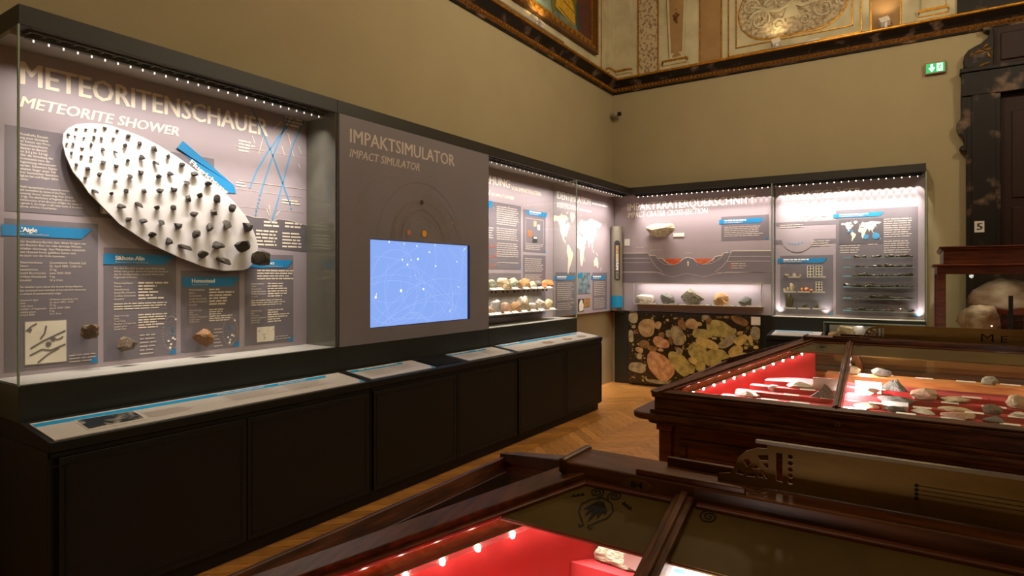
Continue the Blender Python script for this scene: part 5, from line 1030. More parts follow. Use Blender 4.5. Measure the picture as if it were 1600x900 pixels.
for k, lst in enumerate(il):
    for i, (s0, s1, z0, z1, ds) in enumerate(lst):
        h = max(.02, z1 - gl[k][2]); m = 'moldavite' if k == 2 else ('stone_orange' if ('orange' in ds or 'rusty' in ds) else ('stone_beige' if 'pale' in ds else 'rock_brownish'))
        rock('impact_glass_sample', ((s0 + s1) / 2, YP - .055, gl[k][2] + h / 2 + .0005), (s1 - s0, .06, h), 0, m, 90 + k * 7 + i, '%s impact glass sample, %s from left on the %s left-hand glass shelf' % (ds, ORD[i + 1], ['top', 'middle', 'bottom'][k]), 'glass sample', 'impact glass samples on the left shelves', sub=3, cuts=6, nz=.4, kind_key='igs')
    for a in ((.28, .85) if k == 0 else (.18, .5, .83)):
        x_ = gl[k][0] + (gl[k][1] - gl[k][0]) * a; BX(x_ - .07, x_ + .07, YP - .103, YP - .099, gl[k][2] - .004, gl[k][2] + .014).build('name_card', 'label_white', SHL[k])
for i, (x0, y0, x1, y1, k) in enumerate(((480, 172, 570, 305, 0), (595, 172, 685, 305, 0), (595, 387, 685, 510, 1))):
    q_ = ([(-1.2,-1.123,1.603,1.728),(-1.102,-1.026,1.603,1.727),(-1.102,-1.026,1.412,1.527)])[i]
    zb0 = gl[k][2] + .0005; sc = BX(q_[0], q_[1], YP - .062, YP - .054, zb0, max(q_[3], zb0 + .1)).build('sample_card', 'label_white'); tag(sc, 'white eight-well card of thin samples, ' + ('left on the top left-hand shelf', 'right on the top left-hand shelf', 'on the middle left-hand shelf')[i], 'sample card', 'eight-well sample cards')
    FC = frame((0, YP - .062, 0), (1, 0, 0), (0, 0, 1)); ww, hh = q_[1] - q_[0], max(q_[3], zb0 + .1) - zb0
    for a in range(2):
        for b in range(4): flat(FC, 'sample_well', [circ((q_[0] + ww * (.27 + .46 * a), zb0 + hh * (.13 + .247 * b)), min(ww * .17, hh * .085), 12)], .001, 'rock_brownish' if (i == 2 or (a + b) % 3 == 0) else 'stone_grey', sc)
# six long shelves of tektites
gR = [(-0.798,-0.055,1.819),(-0.798,-0.055,1.703),(-0.798,-0.055,1.594),(-0.798,-0.055,1.464),(-0.798,-0.055,1.328),(-0.798,-0.055,1.178)]
tek = random.Random(77)
for k, g_ in enumerate(gR):
    so = gshelf(*g_); W_ = g_[1] - g_[0]
    BX(g_[0] + .005, g_[0] + W_ * .115, YP - .103, YP - .099, g_[2] - .006, g_[2] + .012).build('shelf_label', 'label_blue', so)
    fr = [[.2, .3, .43, .5, .62, .68, .76, .82, .88, .94], [.2, .27, .38, .45, .52, .58, .63, .68, .73, .79, .86, .92], [.18, .25, .31, .37, .44, .53, .60, .66, .73, .79, .86, .92], [.06, .2, .32, .37, .42, .48, .57, .66, .73, .79, .86, .92], [.05, .17, .25, .34, .44, .55, .67, .75, .79, .85, .91, .96], [.07, .19, .28, .34, .41, .48, .58, .63, .69, .94]][k]
    for i, f_ in enumerate(fr):
        big = (k, i) in ((3, 0), (3, 1), (4, 4), (4, 5), (4, 6), (5, 0), (5, 2), (2, 1)); wd = tek.uniform(.09, .12) if big else tek.uniform(.045, .08); h = wd * tek.uniform(.34, .5) if k > 3 else wd * tek.uniform(.35, .65)
        rock('tektite', (g_[0] + W_ * f_, YP - .05, g_[2] + h / 2 + .0005), (wd, .045, h), 0, 'tektite', (k * 3 + i) % 9, '%s dark tektite, %s from left on the %s of the six right-hand shelves' % ('large' if big else 'small', ORD[i + 1], ['topmost', 'second', 'third', 'fourth', 'fifth', 'lowest'][k]), 'tektite', 'tektites on the six right-hand shelves', sub=2, cuts=4, nz=.2, kind_key='tek')
# base cabinet with sloping label and glass hood
BCb = empty('base_cabinet', ((XBL + XBR) / 2, YC + .2, 0), 'black base cabinet at the end wall below the impact glasses case', 'cabinet')
BX(XBL, XBR, YC + .06, YW - .003, 0, .085).build('plinth', 'cabinet_black', BCb); BX(XBL, XBR, YC + .02, YW - .003, .085, ZCF - .045).build('carcass', 'cabinet_black', BCb)
xg = -.955
MB().prism([(XBL, YW - .003, ZCF - .045), (XBL, YC, ZCF - .045), (XBL, YC, ZCF), (XBL, YG, ZCB), (XBL, YW - .003, ZCB)], (xg - XBL - .01, 0, 0)).build('sloping_top', 'cabinet_black', BCb, .003)
BX(xg - .01, XBR, YC, YW - .003, ZCF - .045, ZCF - .02).build('flat_top', 'cabinet_black', BCb, .003)
for a, b in ((XBL + .01, -.8), (-.8, XBR - .01)): BX(a + .003, b - .003, YC + .004, YC + .02, .1, ZCF - .075).build('door', 'cabinet_black', BCb, .002)
FTb = frame((0, YC, ZCF), (1, 0, 0), (0, YG - YC, ZCB - ZCF))
lp = MB().prism([fp(FTb, a, b, 0) for a, b in R4((XBL + .05, xg - .05, .03, .32))], FTb[3] * .005).build('label_plate', 'label_grey', BCb)
flat(FTb, 'heading_banner', [R4((XBL + .05, xg - .15, .25, .29))], .006, 'banner_cyan', lp); flat(FTb, 'body_text', paras(rb, (XBL + .1, xg - .1, .07, .23), .02), .0062, 'print_soft', lp)
GH = empty('glass_hood_case', ((xg + XBR) / 2, (YC + YG) / 2, ZCF - .02), 'low greenish glass hood over a pale rock below the impact glasses', 'showcase')
hz0, hz1 = ZCF - .02, 1.055; hy0, hy1 = YC + .005, YG - .004
BX(xg, XBR - .006, hy0, hy1, hz1, hz1 + .008).build('top_glass', 'glass', GH); BX(xg, XBR - .006, hy0, hy0 + .008, hz0, hz1).build('front_glass', 'glass', GH)
for x_ in (xg, XBR - .014): BX(x_, x_ + .008, hy0 + .008, hy1, hz0, hz1).build('side_glass', 'glass', GH)
mb = MB(); mb.box(xg - .001, XBR - .005, hy0 - .002, hy0 + .003, hz1 - .002, hz1 + .009).box(xg - .001, xg + .004, hy0 - .002, hy0 + .003, hz0, hz1).box(XBR - .01, XBR - .005, hy0 - .002, hy0 + .003, hz0, hz1); mb.build('glass_edges', 'glass_edge', GH)
BX(xg + .03, XBR - .03, hy1 - .04, hy1 - .01, hz0, hz1 - .05).build('caption_board', 'soffit_grey', GH)
rock('hood_rock', (-.735, YC + .17, hz0 + .085), (.22, .15, .17), .3, 'stone_beige', 131, 'pale yellow rock standing under the greenish glass hood', 'rock', sub=4, cuts=7, nz=.45)
rock('hood_rock', (-.875, YC + .15, hz0 + .045), (.13, .12, .09), .1, 'stone_tan', 132, 'low tan stone beside pale rock under the greenish glass hood', 'rock', sub=3, cuts=7, nz=.45)
spot('hood_light', (-.6, YG - .05, hz1 - .01), (-.3, -.4, -1), 3.5, 140, 1, GH, rad=.01)
# ================================================================== wooden display desks with hipped glass tops
DX0, DX1, DD, ZE, ZR, XR = -1.246, 2.9, 1.53, .95, 1.23, -.53
RUN = DD / 2; SL = math.hypot(RUN, ZR - ZE)
def holed(F, name, outer, holes, th, m, parent, o=0.0):
    c = bpy.data.curves.new('h', 'CURVE'); c.dimensions = '2D'; c.fill_mode = 'BOTH'; c.extrude = th / 2
    for lp_ in [outer] + holes:
        sp = c.splines.new('POLY'); sp.points.add(len(lp_) - 1); sp.use_cyclic_u = True
        for i, p_ in enumerate(lp_): sp.points[i].co = (p_[0], p_[1], 0, 1)
    ob = bpy.data.objects.new('h', c); COL.objects.link(ob); bpy.context.view_layer.update()
    me = bpy.data.meshes.new_from_object(ob.evaluated_get(bpy.context.evaluated_depsgraph_get())); bpy.data.objects.remove(ob); bpy.data.curves.remove(c)
    M = Matrix((F[1], F[2], F[3])).transposed().to_4x4(); M.translation = F[0] + F[3] * o; me.transform(M); me.materials.clear(); me.materials.append(MATS[m]); me.name = name
    return link(bpy.data.objects.new(name, me), parent)
def spiral(c, r_, turns, a0, sg=1, n=30): return [(c[0] + r_ * (1 - .88 * i / n) * math.cos(a0 + sg * turns * 6.2832 * i / n), c[1] + r_ * (1 - .88 * i / n) * math.sin(a0 + sg * turns * 6.2832 * i / n)) for i in range(n + 1)]
def rounded(x0, x1, y0, y1, r_, z, n=7):
    out = []
    for cx_, cy_, a in ((x1 - r_, y1 - r_, 0), (x0 + r_, y1 - r_, 90), (x0 + r_, y0 + r_, 180), (x1 - r_, y0 + r_, 270)):
        for i in range(n): t = math.radians(a + 90 * i / (n - 1)); out.append((cx_ + r_ * math.cos(t), cy_ + r_ * math.sin(t), z))
    return out
def desk(yn, lab, near):
    yf = yn + DD; ym = yn + RUN
    r = empty('display_desk', ((DX0 + DX1) / 2, ym, 0), lab, 'display desk', 'wooden display desks with hipped glass tops')
    BX(DX0 + .03, DX1 - .03, yn + .03, yf - .03, 0, .09).build('plinth', 'walnut', r, .006)
    bd = BX(DX0 + .05, DX1 - .05, yn + .06, yf - .06, .09, .775).build('body', 'walnut_red', r)
    for x_ in (DX0 + .02, DX0 + 1.36, DX1 - 1.43, DX1 - .09):
        for y_ in (yn + .03, yf - .1): BX(x_, x_ + .07, y_, y_ + .07, .09, .74).build('pilaster', 'walnut_red', r, .004); BX(x_ - .012, x_ + .082, y_ - .012, y_ + .082, .74, .775).build('pilaster_capital', 'walnut_red', r, .006)
    for a, b in ((DX0 + .13, DX0 + 1.33), (DX0 + 1.46, DX1 - 1.46), (DX1 - 1.33, DX1 - .13)):
        mb = MB(); e = .05; y0 = yn + .045
        for q_ in ((a, b, .66, .70), (a, b, .15, .19), (a, a + .04, .19, .66), (b - .04, b, .19, .66)): mb.box(q_[0], q_[1], y0, yn + .06, q_[2], q_[3])
        mb.build('panel_moulding', 'walnut', r, .006); BX(a + .09, b - .09, yn + .05, yn + .06, .24, .61).build('raised_panel', 'walnut_red', r, .006)
    mb = MB()
    for q_ in ((yn + .2, yf - .2, .66, .70), (yn + .2, yf - .2, .15, .19), (yn + .2, yn + .24, .19, .66), (yf - .24, yf - .2, .19, .66)): mb.box(DX0 + .035, DX0 + .05, q_[0], q_[1], q_[2], q_[3])
    mb.build('panel_moulding', 'walnut_y', r, .006)
    MB().prism(rounded(DX0 - .13, DX1 + .13, yn - .04, yf + .04, .09, .80), (0, 0, .038)).build('table_ledge', 'walnut', r, .012)
    MB().prism(rounded(DX0 - .05, DX1 + .05, yn + .0, yf - .0, .06, .775), (0, 0, .025)).build('ledge_moulding', 'walnut', r, .008)
    t = .03
    def ring(name, o, z0, z1, th, m1='walnut', m2='walnut_y', bev=.004):
        BX(DX0 - o, DX1 + o, yn - o, yn - o + th, z0, z1).build(name, m1, r, bev); BX(DX0 - o, DX1 + o, yf + o - th, yf + o, z0, z1).build(name, m1, r, bev)
        BX(DX0 - o, DX0 - o + th, yn - o + th, yf + o - th, z0, z1).build(name, m2, r, bev); BX(DX1 + o - th, DX1 + o, yn - o + th, yf + o - th, z0, z1).build(name, m2, r, bev)
    ring('case_foot_moulding', .015, .838, .858, .05); ring('case_side', -.004, .858, .925, .028); ring('eave_moulding', .008, .925, .944, .05)
    BX(DX0 + .03, DX1 - .03, yn + .03, yf - .03, .838, .862).build('case_bottom', 'velvet_red', r)
    kx = -.332; MB().tube([(kx, yn + .005, .893), (kx, yn - .004, .893)], .012, 12).build('keyhole_plate', 'brass_aged', r); BX(kx - .002, kx + .002, yn - .006, yn - .003, .884, .9).build('keyhole', 'brass_ink', r)
    # sloping frame
    FD = frame((0, yn, ZE), (1, 0, 0), (0, RUN, ZR - ZE)); FF = frame((0, yf, ZE), (-1, 0, 0), (0, -RUN, ZR - ZE)); FH = frame((DX0, 0, ZE), (0, -1, 0), (XR - DX0, 0, ZR - ZE)); hl = math.hypot(XR - DX0, ZR - ZE)
    hx = lambda v: DX0 + (XR - DX0) * v / SL; gx = lambda v: DX1 - (XR - DX0) * v / SL
    c = {k: Vector(v) for k, v in dict(nl=(DX0, yn, ZE), nr=(DX1, yn, ZE), fl=(DX0, yf, ZE), fr=(DX1, yf, ZE), rl=(XR, ym, ZR), rr=(DX1 - (XR - DX0), ym, ZR)).items()}
    nN, nF, nH = FD[3], FF[3], FH[3]
    def rl_(name, a, b, w_, up, m='walnut', lift=.006, h=.03, bev=.003): return MB().bar(a, b, w_, h, up, lift).build(name, m, r, bev)
    rl_('eave_rail', fp(FD, DX0 + .01, .02, 0), fp(FD, DX1 - .01, .02, 0), .04, nN); rl_('eave_rail', fp(FF, -DX0, .02, 0), fp(FF, -DX1, .02, 0), .04, nF); rl_('eave_rail', (DX0 + .02, yn + .01, ZE + .006), (DX0 + .02, yf - .01, ZE + .006), .04, nH, 'walnut_y')
    rl_('hip_rafter', c['nl'], c['rl'], .075, (nN + nH).normalized(), 'walnut_y', .008, .03); rl_('hip_rafter', c['fl'], c['rl'], .075, (nF + nH).normalized(), 'walnut_y', .008, .03)
    rl_('hip_rafter', c['nr'], c['rr'], .075, nN, 'walnut_y', .008, .03); rl_('hip_rafter', c['fr'], c['rr'], .075, nF, 'walnut_y', .008, .03)
    vb, vt = .622, .765
    rl_('ridge_rail', fp(FD, XR - .03, .79, 0), fp(FD, -2 * XR + 1.2, .79, 0), .055, nN); rl_('ridge_rail', fp(FF, -XR + .03, .79, 0), fp(FF, 2 * XR - 1.2, .79, 0), .055, nF)
    mull = [-.34, .62, 1.5]
    for x_ in mull:
        rl_('mullion', fp(FD, x_, .03, 0), fp(FD, x_, .80, 0), .036, nN, 'walnut_y', .012, .035); rl_('mullion', fp(FF, -x_, .03, 0), fp(FF, -x_, .80, 0), .036, nF, 'walnut_y', .012, .035)
        rl_('mullion_bead', fp(FD, x_, .03, 0), fp(FD, x_, .80, 0), .014, nN, 'walnut_y', .019, .012, .004)
    for x_, e_ in ((XR - .02, mull[0]), (mull[0], mull[1]), (mull[1], mull[2])): rl_('board_moulding', fp(FD, x_ + .02, .757, 0), fp(FD, e_ - .018, .757, 0), .018, nN, 'walnut_red', .005, .012, .004)
    rl_('hip_bead', fp(FD, hx(.05) + .055, .05, 0), fp(FD, hx(.76) + .055, .76, 0), .014, nN, 'walnut_red', .005, .012, .004)
    # glass and etched boards, pane by pane
    edges = [None] + mull + ['e']
    for i in range(len(mull) + 1):
        for F_, sg in ((FD, 1), (FF, -1)):
            lo = (lambda v: hx(v) + .03) if i == 0 else (lambda v, q=mull[i - 1]: q + .016); hi = (lambda v: gx(v) - .03) if i == len(mull) else (lambda v, q=mull[i]: q - .016)
            pts = [(lo(.03), .03), (hi(.03), .03), (hi(vb), vb), (lo(vb), vb)]
            MB().prism([fp(F_, sg * a, b, -.006) for a, b in pts], F_[3] * .004).build('glass_pane', 'glass_desk', r)
            pts = [(lo(vb), vb), (hi(vb), vb), (hi(vt), vt), (lo(vt), vt)]
            MB().prism([fp(F_, sg * a, b, -.009) for a, b in pts], F_[3] * .008).build('etched_board', 'etched_board', r)
    MB().prism([c['fl'] + Vector((.05, -.05, -.006)), c['nl'] + Vector((.05, .05, -.006)), c['rl'] + Vector((-.02, 0, -.014))], nH * .004).build('end_glass', 'glass_desk', r)
    # ridge cap, holder strips and brass name plate
    BX(XR - .05, DX1 - (XR - DX0) + .05, ym - .055, ym + .055, ZR - .03, ZR + .012).build('ridge_cap', 'walnut', r, .004)
    BX(XR + .13, XR + .30, ym + .03, ym + .04, ZR + .012, ZR + .028).build('plate_holder', 'walnut', r, .002); BX(XR + .10, XR + .29, ym - .052, ym - .042, ZR + .012, ZR + .022).build('plate_holder', 'walnut', r, .002)
    BX(XR - .055, XR - .04, ym - .06, ym + .06, ZR - .01, ZR + .018).build('ridge_end_bead', 'walnut_y', r, .004)
    FPl = frame((0, ym, 0), (1, 0, 0), (0, 0, 1)); zb = ZR + .013
    outer = [(-.298, zb), (1.9, zb), (1.9, 1.317), (-.216, 1.317), (-.216, 1.309), (-.232, 1.308), (-.25, 1.3), (-.263, 1.287), (-.27, 1.268), (-.277, 1.258), (-.296, 1.254)]
    fan = [[(-0.255,1.284),(-0.246,1.289),(-0.242,1.28),(-0.249,1.273)],[(-0.232,1.296),(-0.214,1.299),(-0.214,1.289),(-0.228,1.288)],[(-0.265,1.268),(-0.253,1.262),(-0.254,1.258),(-0.266,1.259)],[(-0.241,1.272),(-0.234,1.279),(-0.227,1.275),(-0.235,1.271)],[(-0.249,1.262),(-0.235,1.265),(-0.235,1.258),(-0.249,1.257)],[(-0.223,1.284),(-0.214,1.286),(-0.214,1.277),(-0.218,1.276)],[(-0.227,1.272),(-0.221,1.272),(-0.215,1.259),(-0.218,1.258)],[(-0.231,1.263),(-0.225,1.264),(-0.22,1.258),(-0.231,1.259)],[(-0.202,1.305),(-0.192,1.305),(-0.192,1.257),(-0.202,1.258)]]
    dots_ = [circ((-.18, z_), .0042, 10) for z_ in (1.2595, 1.270, 1.280, 1.2905, 1.301)]
    bp_ = holed(FPl, 'name_plate', outer, fan + dots_, .004, 'brass_aged', r)
    BX(-.234, 1.9, ym - .005, ym + .005, 1.317, 1.322).build('plate_top_rail', 'chrome' if near else 'brass_aged', r)
    if near:
        flat(FPl, 'engraved_lines', [circ((-.006, z_), .0028, 10) for z_ in (1.268, 1.2743, 1.2806, 1.287)] + strokes([[(-.006, z_), (1.2, z_)] for z_ in (1.2743, 1.2806, 1.287)], .0008), .0026, 'brass_ink', bp_)
        q_ = (-0.451,-0.4,1.237,1.25); FBd = frame(((q_[0] + q_[1]) / 2, ym - .055, ZR - .005), (1, 0, 0), (0, 0, 1))
        bg = MB().prism([fp(FBd, a, b, 0) for a, b in [(.028 * math.cos(t), .0105 * math.sin(t)) for t in [6.2832 * i / 24 for i in range(24)]]], FBd[3] * .002).build('number_badge', 'brass_aged', r)
        ftext(FBd, 'badge_number', '84', (-.011, .011, -.0055, .011), .0026, 'brass_ink', bg, .01)
    else:
        ftext(FPl, 'engraved_lettering', 'M', (.262, .315, 1.254, .042), .0026, 'brass_ink', bp_, .0); ftext(FPl, 'engraved_lettering', 'E', (.345, .372, 1.254, .033), .0026, 'brass_ink', bp_, .0)
    # etched palmette and scroll line
    cx_, cv_ = -.478, .700
    lines = [spiral((cx_ - .018, cv_ + .036), .014, 2, -1.0, 1), spiral((cx_ + .018, cv_ + .036), .014, 2, math.pi + 1.0, -1)]
    hs = [(0, .026), (-.020, .016), (-.031, -.002), (-.027, -.022), (-.012, -.04), (-.004, -.05), (-.010, -.055), (-.014, -.05)]
    lines += [[(cx_ + a, cv_ + b) for a, b in hs], [(cx_ - a, cv_ + b) for a, b in hs]]
    leaves = [[(cx_ + d_ * .15, cv_ + .018), (cx_ + d_ * .75 - .004, cv_ - .006 - l_ * .4), (cx_ + d_, cv_ - .012 - l_), (cx_ + d_ * .75 + .005, cv_ - .004 - l_ * .4)] for d_, l_ in ((0, .028), (-.012, .016), (.012, .016), (-.021, .002), (.021, .002))]
    sm = [[(cx_ + sg * (.036 + .007 * i), cv_ + .022 - .004 * i), (cx_ + sg * (.042 + .007 * i), cv_ + .028 - .004 * i), (cx_ + sg * (.045 + .007 * i), cv_ + .019 - .004 * i)] for sg in (-1, 1) for i in range(3)]
    flat(FD, 'etched_palmette', strokes(lines, .0022) + leaves + sm, .0004, 'brass_ink', r)
    flat(FD, 'etched_scroll', strokes([spiral((-.292, .735), .016, 2, math.pi / 2, 1), [(-.292, .751), (.55, .751)], spiral((.56, .735), .016, 2, math.pi / 2, -1)], .0018), .0004, 'brass_ink', r)
    # inside: slanting red board below the hip, light bar, stepped red shelves
    a = Vector((DX0 + .13, yn + .10, 0)); b = Vector((XR + .005, ym - .012, 0)); d = (b - a).normalized(); n2 = Vector((d.y, -d.x, 0))
    zt = lambda p_: ZE + (p_.y - yn) * (ZR - ZE) / RUN - .045
    MB().prism([(a.x, a.y, .862), (b.x, b.y, .862), (b.x, b.y, zt(b)), (a.x, a.y, zt(a))], -n2 * .01).build('red_end_board', 'velvet_red', r)
    MB().prism([(a.x, a.y, zt(a)), (b.x, b.y, zt(b)), (b.x, b.y, zt(b) + .035), (a.x, a.y, zt(a) + .035)], -n2 * .012).build('rafter_lining', 'oak_light', r)
    lb = MB().bar(Vector((a.x, a.y, zt(a) - .002)) + n2 * .012, Vector((b.x, b.y, zt(b) - .002)) + n2 * .012, .014, .010, (0, 0, 1)).build('light_bar', 'chrome', r)
    dm = MB(); dm.tube([(0, 0, .004), (0, 0, -.004), (0, 0, -.006)], [.0042, .0042, .002], 8); me = dm.mesh('led'); me.materials.append(MATS['led_desk'])
    for i in range(13):
        f_ = (i + .9) / 13.6; p_ = a.lerp(b, f_); z_ = zt(p_) - .010; pos = Vector((p_.x, p_.y, z_)) + n2 * .02
        o = bpy.data.objects.new('led', me); link(o, lb, pos)
        spot('desk_led_light', pos + n2 * .004 - Vector((0, 0, .007)), n2 * 1.0 + Vector((0, 0, -.75)), P_DESK, 150, 1.0, r, rad=.006)
    for x_m in mull:   # short light bars below the mullions
        MB().bar(fp(FD, x_m + .012, .12, -.030), fp(FD, x_m + .012, .60, -.030), .012, .008, nN).build('light_bar', 'chrome', r)
        for i in range(4):
            for F_, sg in ((FD, 1),): spot('mullion_led_light', fp(F_, sg * (x_m + .022), .16 + .13 * i, -.045), (.65, .75, -.5), P_DESK * 1.7, 150, 1.0, r, rad=.006)
    for x_m in mull[:2]:
        for i in range(3): spot('rear_led_light', fp(FF, -(x_m + .022), .2 + .16 * i, -.045), (.7, -.55, -.5), P_DESK * 1.5, 150, 1.0, r, rad=.006)
    MB().prism([(a.x, a.y, .862), (b.x, b.y, .862), (b.x, b.y, zt(b) + .03), (a.x, a.y, zt(a) + .03)], Vector((-.004, .003, 0))).build('end_board_back', 'walnut_y', r)
    bpy.data.objects[[c_.name for c_ in r.children if c_.name.startswith('end_board_back')][-1]].location += -n2 * .0125
    x_r = DX1 - .2
    for k in range(6):
        y0 = yn + .067 + .07 * k; y1 = y0 + (.07 if k < 5 else .19); z1 = .886 + .024 * k
        xl = max(DX0 + .14, a.x + (y0 + .07 - a.y) / max(d.y, .01) * d.x + .02)
        BX(xl, x_r, y0, y1, .862, z1).build('red_step', 'velvet_red', r)
    for i, (y_, z_, w_) in enumerate(((.98, .99, .05), (1.14, .955, .05), (1.30, .92, .05), (1.44, .90, .04))):
        BX(XR + .03, x_r, yn + y_, yn + y_ + .012, .862, z_).build('rear_step_back', 'oak_light', r); BX(XR + .03, x_r, yn + y_ + .012, yn + y_ + .14, z_ - .012, z_).build('rear_step', 'oak_light', r)
    for y_, z_ in ((1.09, .99), (1.25, .955)):
        for j in range(7): BX(XR + .1 + .2 * j, XR + .19 + .2 * j, yn + y_, yn + y_ + .025, z_, z_ + .003).build('specimen_label', 'card_white', r)
    BX(DX0 + .03, DX1 - .03, yf - .045, yf - .033, .862, .93).build('case_lining', 'oak_light', r)
    return r
DKN = desk(.34, 'dark wooden display desk in the foreground with brass plate and badge 84', True)
DKF = desk(3.313, 'dark wooden display desk further back with red steps and mineral specimens', False)
# ---- specimens in the further desk
def yk(k): return 3.313 + .067 + .07 * k
spec = [(-0.803,0.216,2,0.1297,0.0351,'stone_white','flat white rock at the left end of the front steps'),(-0.687,0.341,3,0.0567,0.0355,'stone_white','small white crumbly rock near the red end board'),(-0.559,0.362,4,0.1362,0.0384,'stone_white','broad bright white rock near the red end board'),(-0.564,0.347,3,0.0453,0.0157,'stone_grey','tiny grey pebble on a red block'),(-0.431,0.277,2,0.1505,0.1037,'stone_grey','tall grey cone-shaped rock left of the first mullion'),(-0.233,0.353,4,0.0594,0.033,'stone_white','white lump leaning before the blank white card'),(-0.119,0.416,4,0.1249,0.0887,'stone_grey','pointed grey twin-peaked rock right of the blank white card'),(0.013,0.353,4,0.1231,0.0631,'stone_pink','stepped pinkish rock on the upper red step'),(-0.104,0.283,3,0.1677,0.0443,'stone_grey','long dark grey flat rock on the middle steps'),(-0.229,0.213,2,0.1143,0.0349,'stone_pink','low pink rock behind the front rail'),(-0.106,0.213,2,0.0931,0.031,'rock_dark','small dark rock before a white card at the front rail'),(0.008,0.231,2,0.1008,0.0275,'stone_white','flat white rock on the front step'),(0.138,0.358,4,0.1236,0.034,'stone_beige','flat pale lens-shaped rock on an upper step'),(0.142,0.277,2,0.1569,0.0423,'stone_beige','wide pale-topped slab on a middle step'),(0.142,0.213,2,0.1363,0.0326,'stone_pink','low pink sawn slab at the front rail'),(0.272,0.417,4,0.0613,0.0306,'rock_brownish','small dark conical rock on a red block'),(0.275,0.283,3,0.0796,0.0472,'rock_brownish','dark rounded knobbly rock in the middle steps'),(0.271,0.213,2,0.0867,0.0289,'stone_grey','dark flat speckled rock at the front rail,farthest right'),(0.376,0.361,4,0.0946,0.071,'stone_beige','large pale rock with dark base at the right edge'),(0.371,0.283,3,0.0694,0.0231,'stone_white','small white rock on a step below the large pale rock')]
for i, (x_, v_, k, w_, h_, m, lab) in enumerate(spec):
    dp = min(.075, max(.03, w_ * .7)); zt_ = .886 + .024 * k
    rock('mineral_specimen', (x_, 3.313 + v_ + dp / 2, zt_ + h_ * .475 + .0005), (w_, dp, h_ * .95), 0, m, 150 + i, lab, 'mineral', 'specimens in the further desk', sub=3, cuts=8, nz=.4, kind_key='peak' if ('con' in lab and 'cone' in lab or 'pointed' in lab or 'conical' in lab) else 'min')
for j, (x0, y0, x1, y1, lab) in enumerate([(-0.421,0.353,4,0.143,0.065),(-0.231,0.353,4,0.1187,0.0659),(-0.108,0.213,2,0.1118,0.0466)]):
    # x, v, k, width, height
    zt_ = .886 + .024 * x1; c_ = BX(x0 - y1 / 2, x0 + y1 / 2, 3.313 + y0 + .055, 3.313 + y0 + .06, zt_ + .001, zt_ + lab * 1.0).build('information_card', 'card_white'); tag(c_, ('white card standing behind the grey cone-shaped rock', 'blank white card standing right of the first mullion', 'small white card behind a dark rock at the front rail')[j], 'card', 'cards in the further desk')
rlab = random.Random(12)
for k in range(6):
    x_ = [-.93, -.80, -.72, -.62, -.55, -.45][k]
    while x_ < 1.2:
        w_ = rlab.uniform(.07, .10); y0 = yk(k)
        MB().prism([(x_, y0 + .001, .886 + .024 * k + .0006), (x_, y0 + .016, .886 + .024 * k + .0006), (x_, y0 + .014, .886 + .024 * k + .006)], (w_, 0, 0)).build('specimen_label', 'card_white', DKF); x_ += w_ + rlab.uniform(.06, .16)
for (x_, y_, z_, w_, m, lab) in ((-.36, 4.22, .995, .10, 'stone_beige', 'sandy rock on the rear wooden step behind the blank card'), (-.2, 4.25, .995, .11, 'stone_grey', 'grey slaty rock on the rear wooden step'), (.32, 4.2, .995, .08, 'stone_green', 'blue-green banded rock on the rear wooden step')):
    rock('mineral_specimen', (x_, 3.313 + .98 + .07, .99 + .025), (w_, .05, .05), 0, m, 180 + int(w_ * 900), lab, 'mineral', 'specimens in the further desk', sub=3, cuts=7, nz=.4, kind_key='min')
# ---- specimens in the near desk
c_ = MB().prism([(-.43, 1.0, 1.10), (-.34, 1.0, 1.075), (-.25, 1.0, 1.075), (-.25, 1.0, 1.17), (-.43, 1.0, 1.17)], (0, .003, 0)).build('information_chart', 'card_white'); tag(c_, 'white chart with coloured boxes standing in the foreground desk', 'chart')
BX(-.35, -.27, 1.003, 1.012, 1.006, 1.16).build('chart_stand', 'rail_black', c_); BX(-.56, -.20, 1.05, 1.15, .862, 1.052).build('red_block', 'velvet_red', DKN)
FCh = frame((0, .9995, 0), (1, 0, 0), (0, 0, 1))
for i in range(4):
    for j in range(6):
        if (i + j) % 3: frect(FCh, 'chart_box', (-.34 + .024 * i, -.322 + .024 * i, 1.084 + .0135 * j, 1.090 + .0135 * j), .0008, ['print_amber', 'stone_pink', 'line_blue', 'print_soft'][(i * 2 + j) % 4], c_)
rock('mineral_specimen', (-.47, 1.10, 1.052 + .03), (.12, .06, .06), 0, 'stone_green', 191, 'speckled green rock by the red end board in the foreground desk', 'mineral', sub=3, cuts=7, nz=.4, kind_key='min')
# ================================================================== tall wooden vitrine behind the desks
vy0, vy1 = 6.10, 7.35; vx0 = 0.107; vx1 = vx0 + 1.5; cx0 = 0.151
z1_, z2_, z3_, z4_ = 1.615, 1.677, 1.688, 1.838
VT = empty('rock_vitrine', ((vx0 + vx1) / 2, (vy0 + vy1) / 2, 0), 'reddish wooden glass vitrine with large boulder behind the desks', 'showcase')
BX(vx0, vx1, vy0, vy1, 0, 1.08).build('base', 'walnut_red', VT, .006); BX(vx0 + .012, vx1 - .012, vy0 + .012, vy1 - .012, 1.08, 1.09).build('case_floor', 'velvet_red', VT)
for x_ in (vx0, vx1 - .06):
    for y_ in (vy0, vy1 - .06): BX(x_, x_ + .06, y_, y_ + .06, 1.09, z1_).build('corner_post', 'walnut_red', VT, .003)
BX(vx0 - .0, vx1, vy0, vy1, z1_, z2_).build('top_frame', 'walnut_red', VT, .003); BX(vx0 - .03, vx1 + .03, vy0 - .03, vy1 + .03, z2_, z2_ + .018).build('frame_moulding', 'walnut_red', VT, .006)
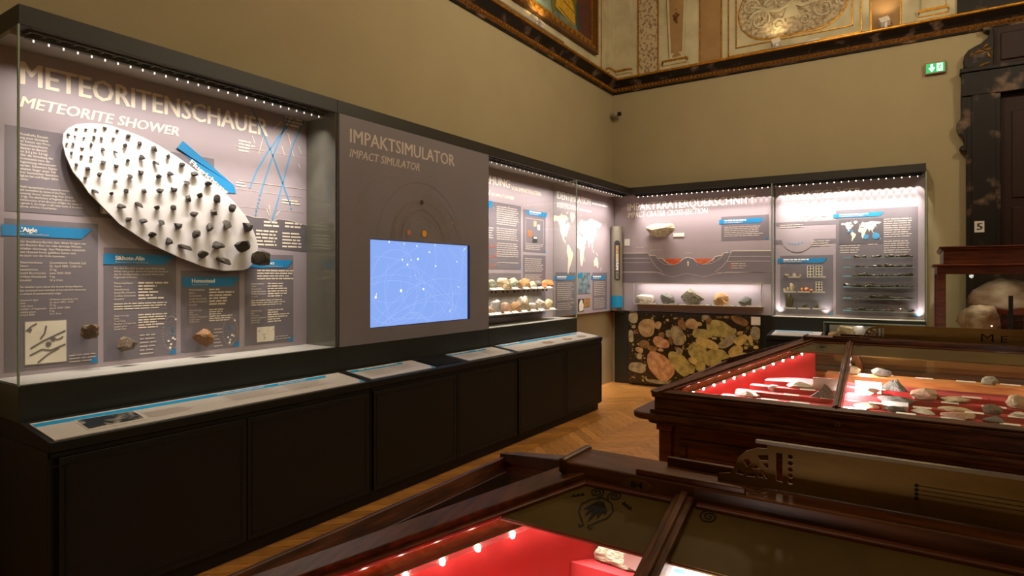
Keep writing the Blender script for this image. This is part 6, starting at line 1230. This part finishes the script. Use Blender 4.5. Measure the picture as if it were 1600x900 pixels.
BX(cx0, vx1 - .03, vy0 + .04, vy1 - .04, z2_ + .018, z4_ - .03).build('crown', 'walnut_red', VT, .003); BX(cx0 - .02, vx1 - .01, vy0 + .02, vy1 - .02, z4_ - .03, z4_ - .012).build('crown_moulding', 'walnut_red', VT, .005); BX(cx0 - .03, vx1, vy0 + .01, vy1 - .01, z4_ - .012, z4_).build('crown_top', 'walnut_red', VT, .003)
BX(vx0 + .06, vx1 - .06, vy0 + .02, vy0 + .026, 1.09, z1_).build('front_glass', 'glass', VT); BX(vx0 + .02, vx0 + .026, vy0 + .06, vy1 - .06, 1.09, z1_).build('side_glass', 'glass', VT); BX(vx0 + .06, vx1 - .06, vy1 - .026, vy1 - .02, 1.09, z1_).build('back_glass', 'glass', VT); BX(vx1 - .026, vx1 - .02, vy0 + .06, vy1 - .06, 1.09, z1_).build('side_glass', 'glass', VT)
q_ = (0.323,0.89,1.266,1.589); rock('boulder', ((q_[0] + q_[1]) / 2 + .02, 6.75, (q_[2] + q_[3]) / 2), (q_[1] - q_[0], .45, q_[3] - q_[2]), 0, 'boulder_stone', 210, 'large pale boulder lying on a stand in the wooden vitrine', 'boulder', sub=4, cuts=6, nz=.25, smooth=True, kind_key='bould')
for x_ in (q_[0] + .12, q_[1] - .15): BX(x_, x_ + .04, 6.62, 6.9, 1.09, q_[2] + .04).build('boulder_stand', 'rail_black', VT)
q_ = (0.238,0.543,1.119,1.365); rock('vitrine_rock', ((q_[0] + q_[1]) / 2, 6.33, 1.0905 + (q_[3] - 1.0905) / 2), (q_[1] - q_[0], .24, q_[3] - 1.0905), 0, 'boulder_stone', 214, 'smaller pale rock in front of the boulder in the wooden vitrine', 'rock', sub=4, cuts=7, nz=.3, smooth=True, kind_key='bould2')
BX(0.582, 0.61, 6.30, 6.33, 1.09, 1.442).build('metal_holder', 'rail_black', VT)
spot('vitrine_fill_light', (vx0 + .35, vy0 + .15, z1_ - .02), (.3, .6, -1), 2.4, 150, 1, VT, rad=.02)  # added fill under the vitrine top to light the rocks; no fixture
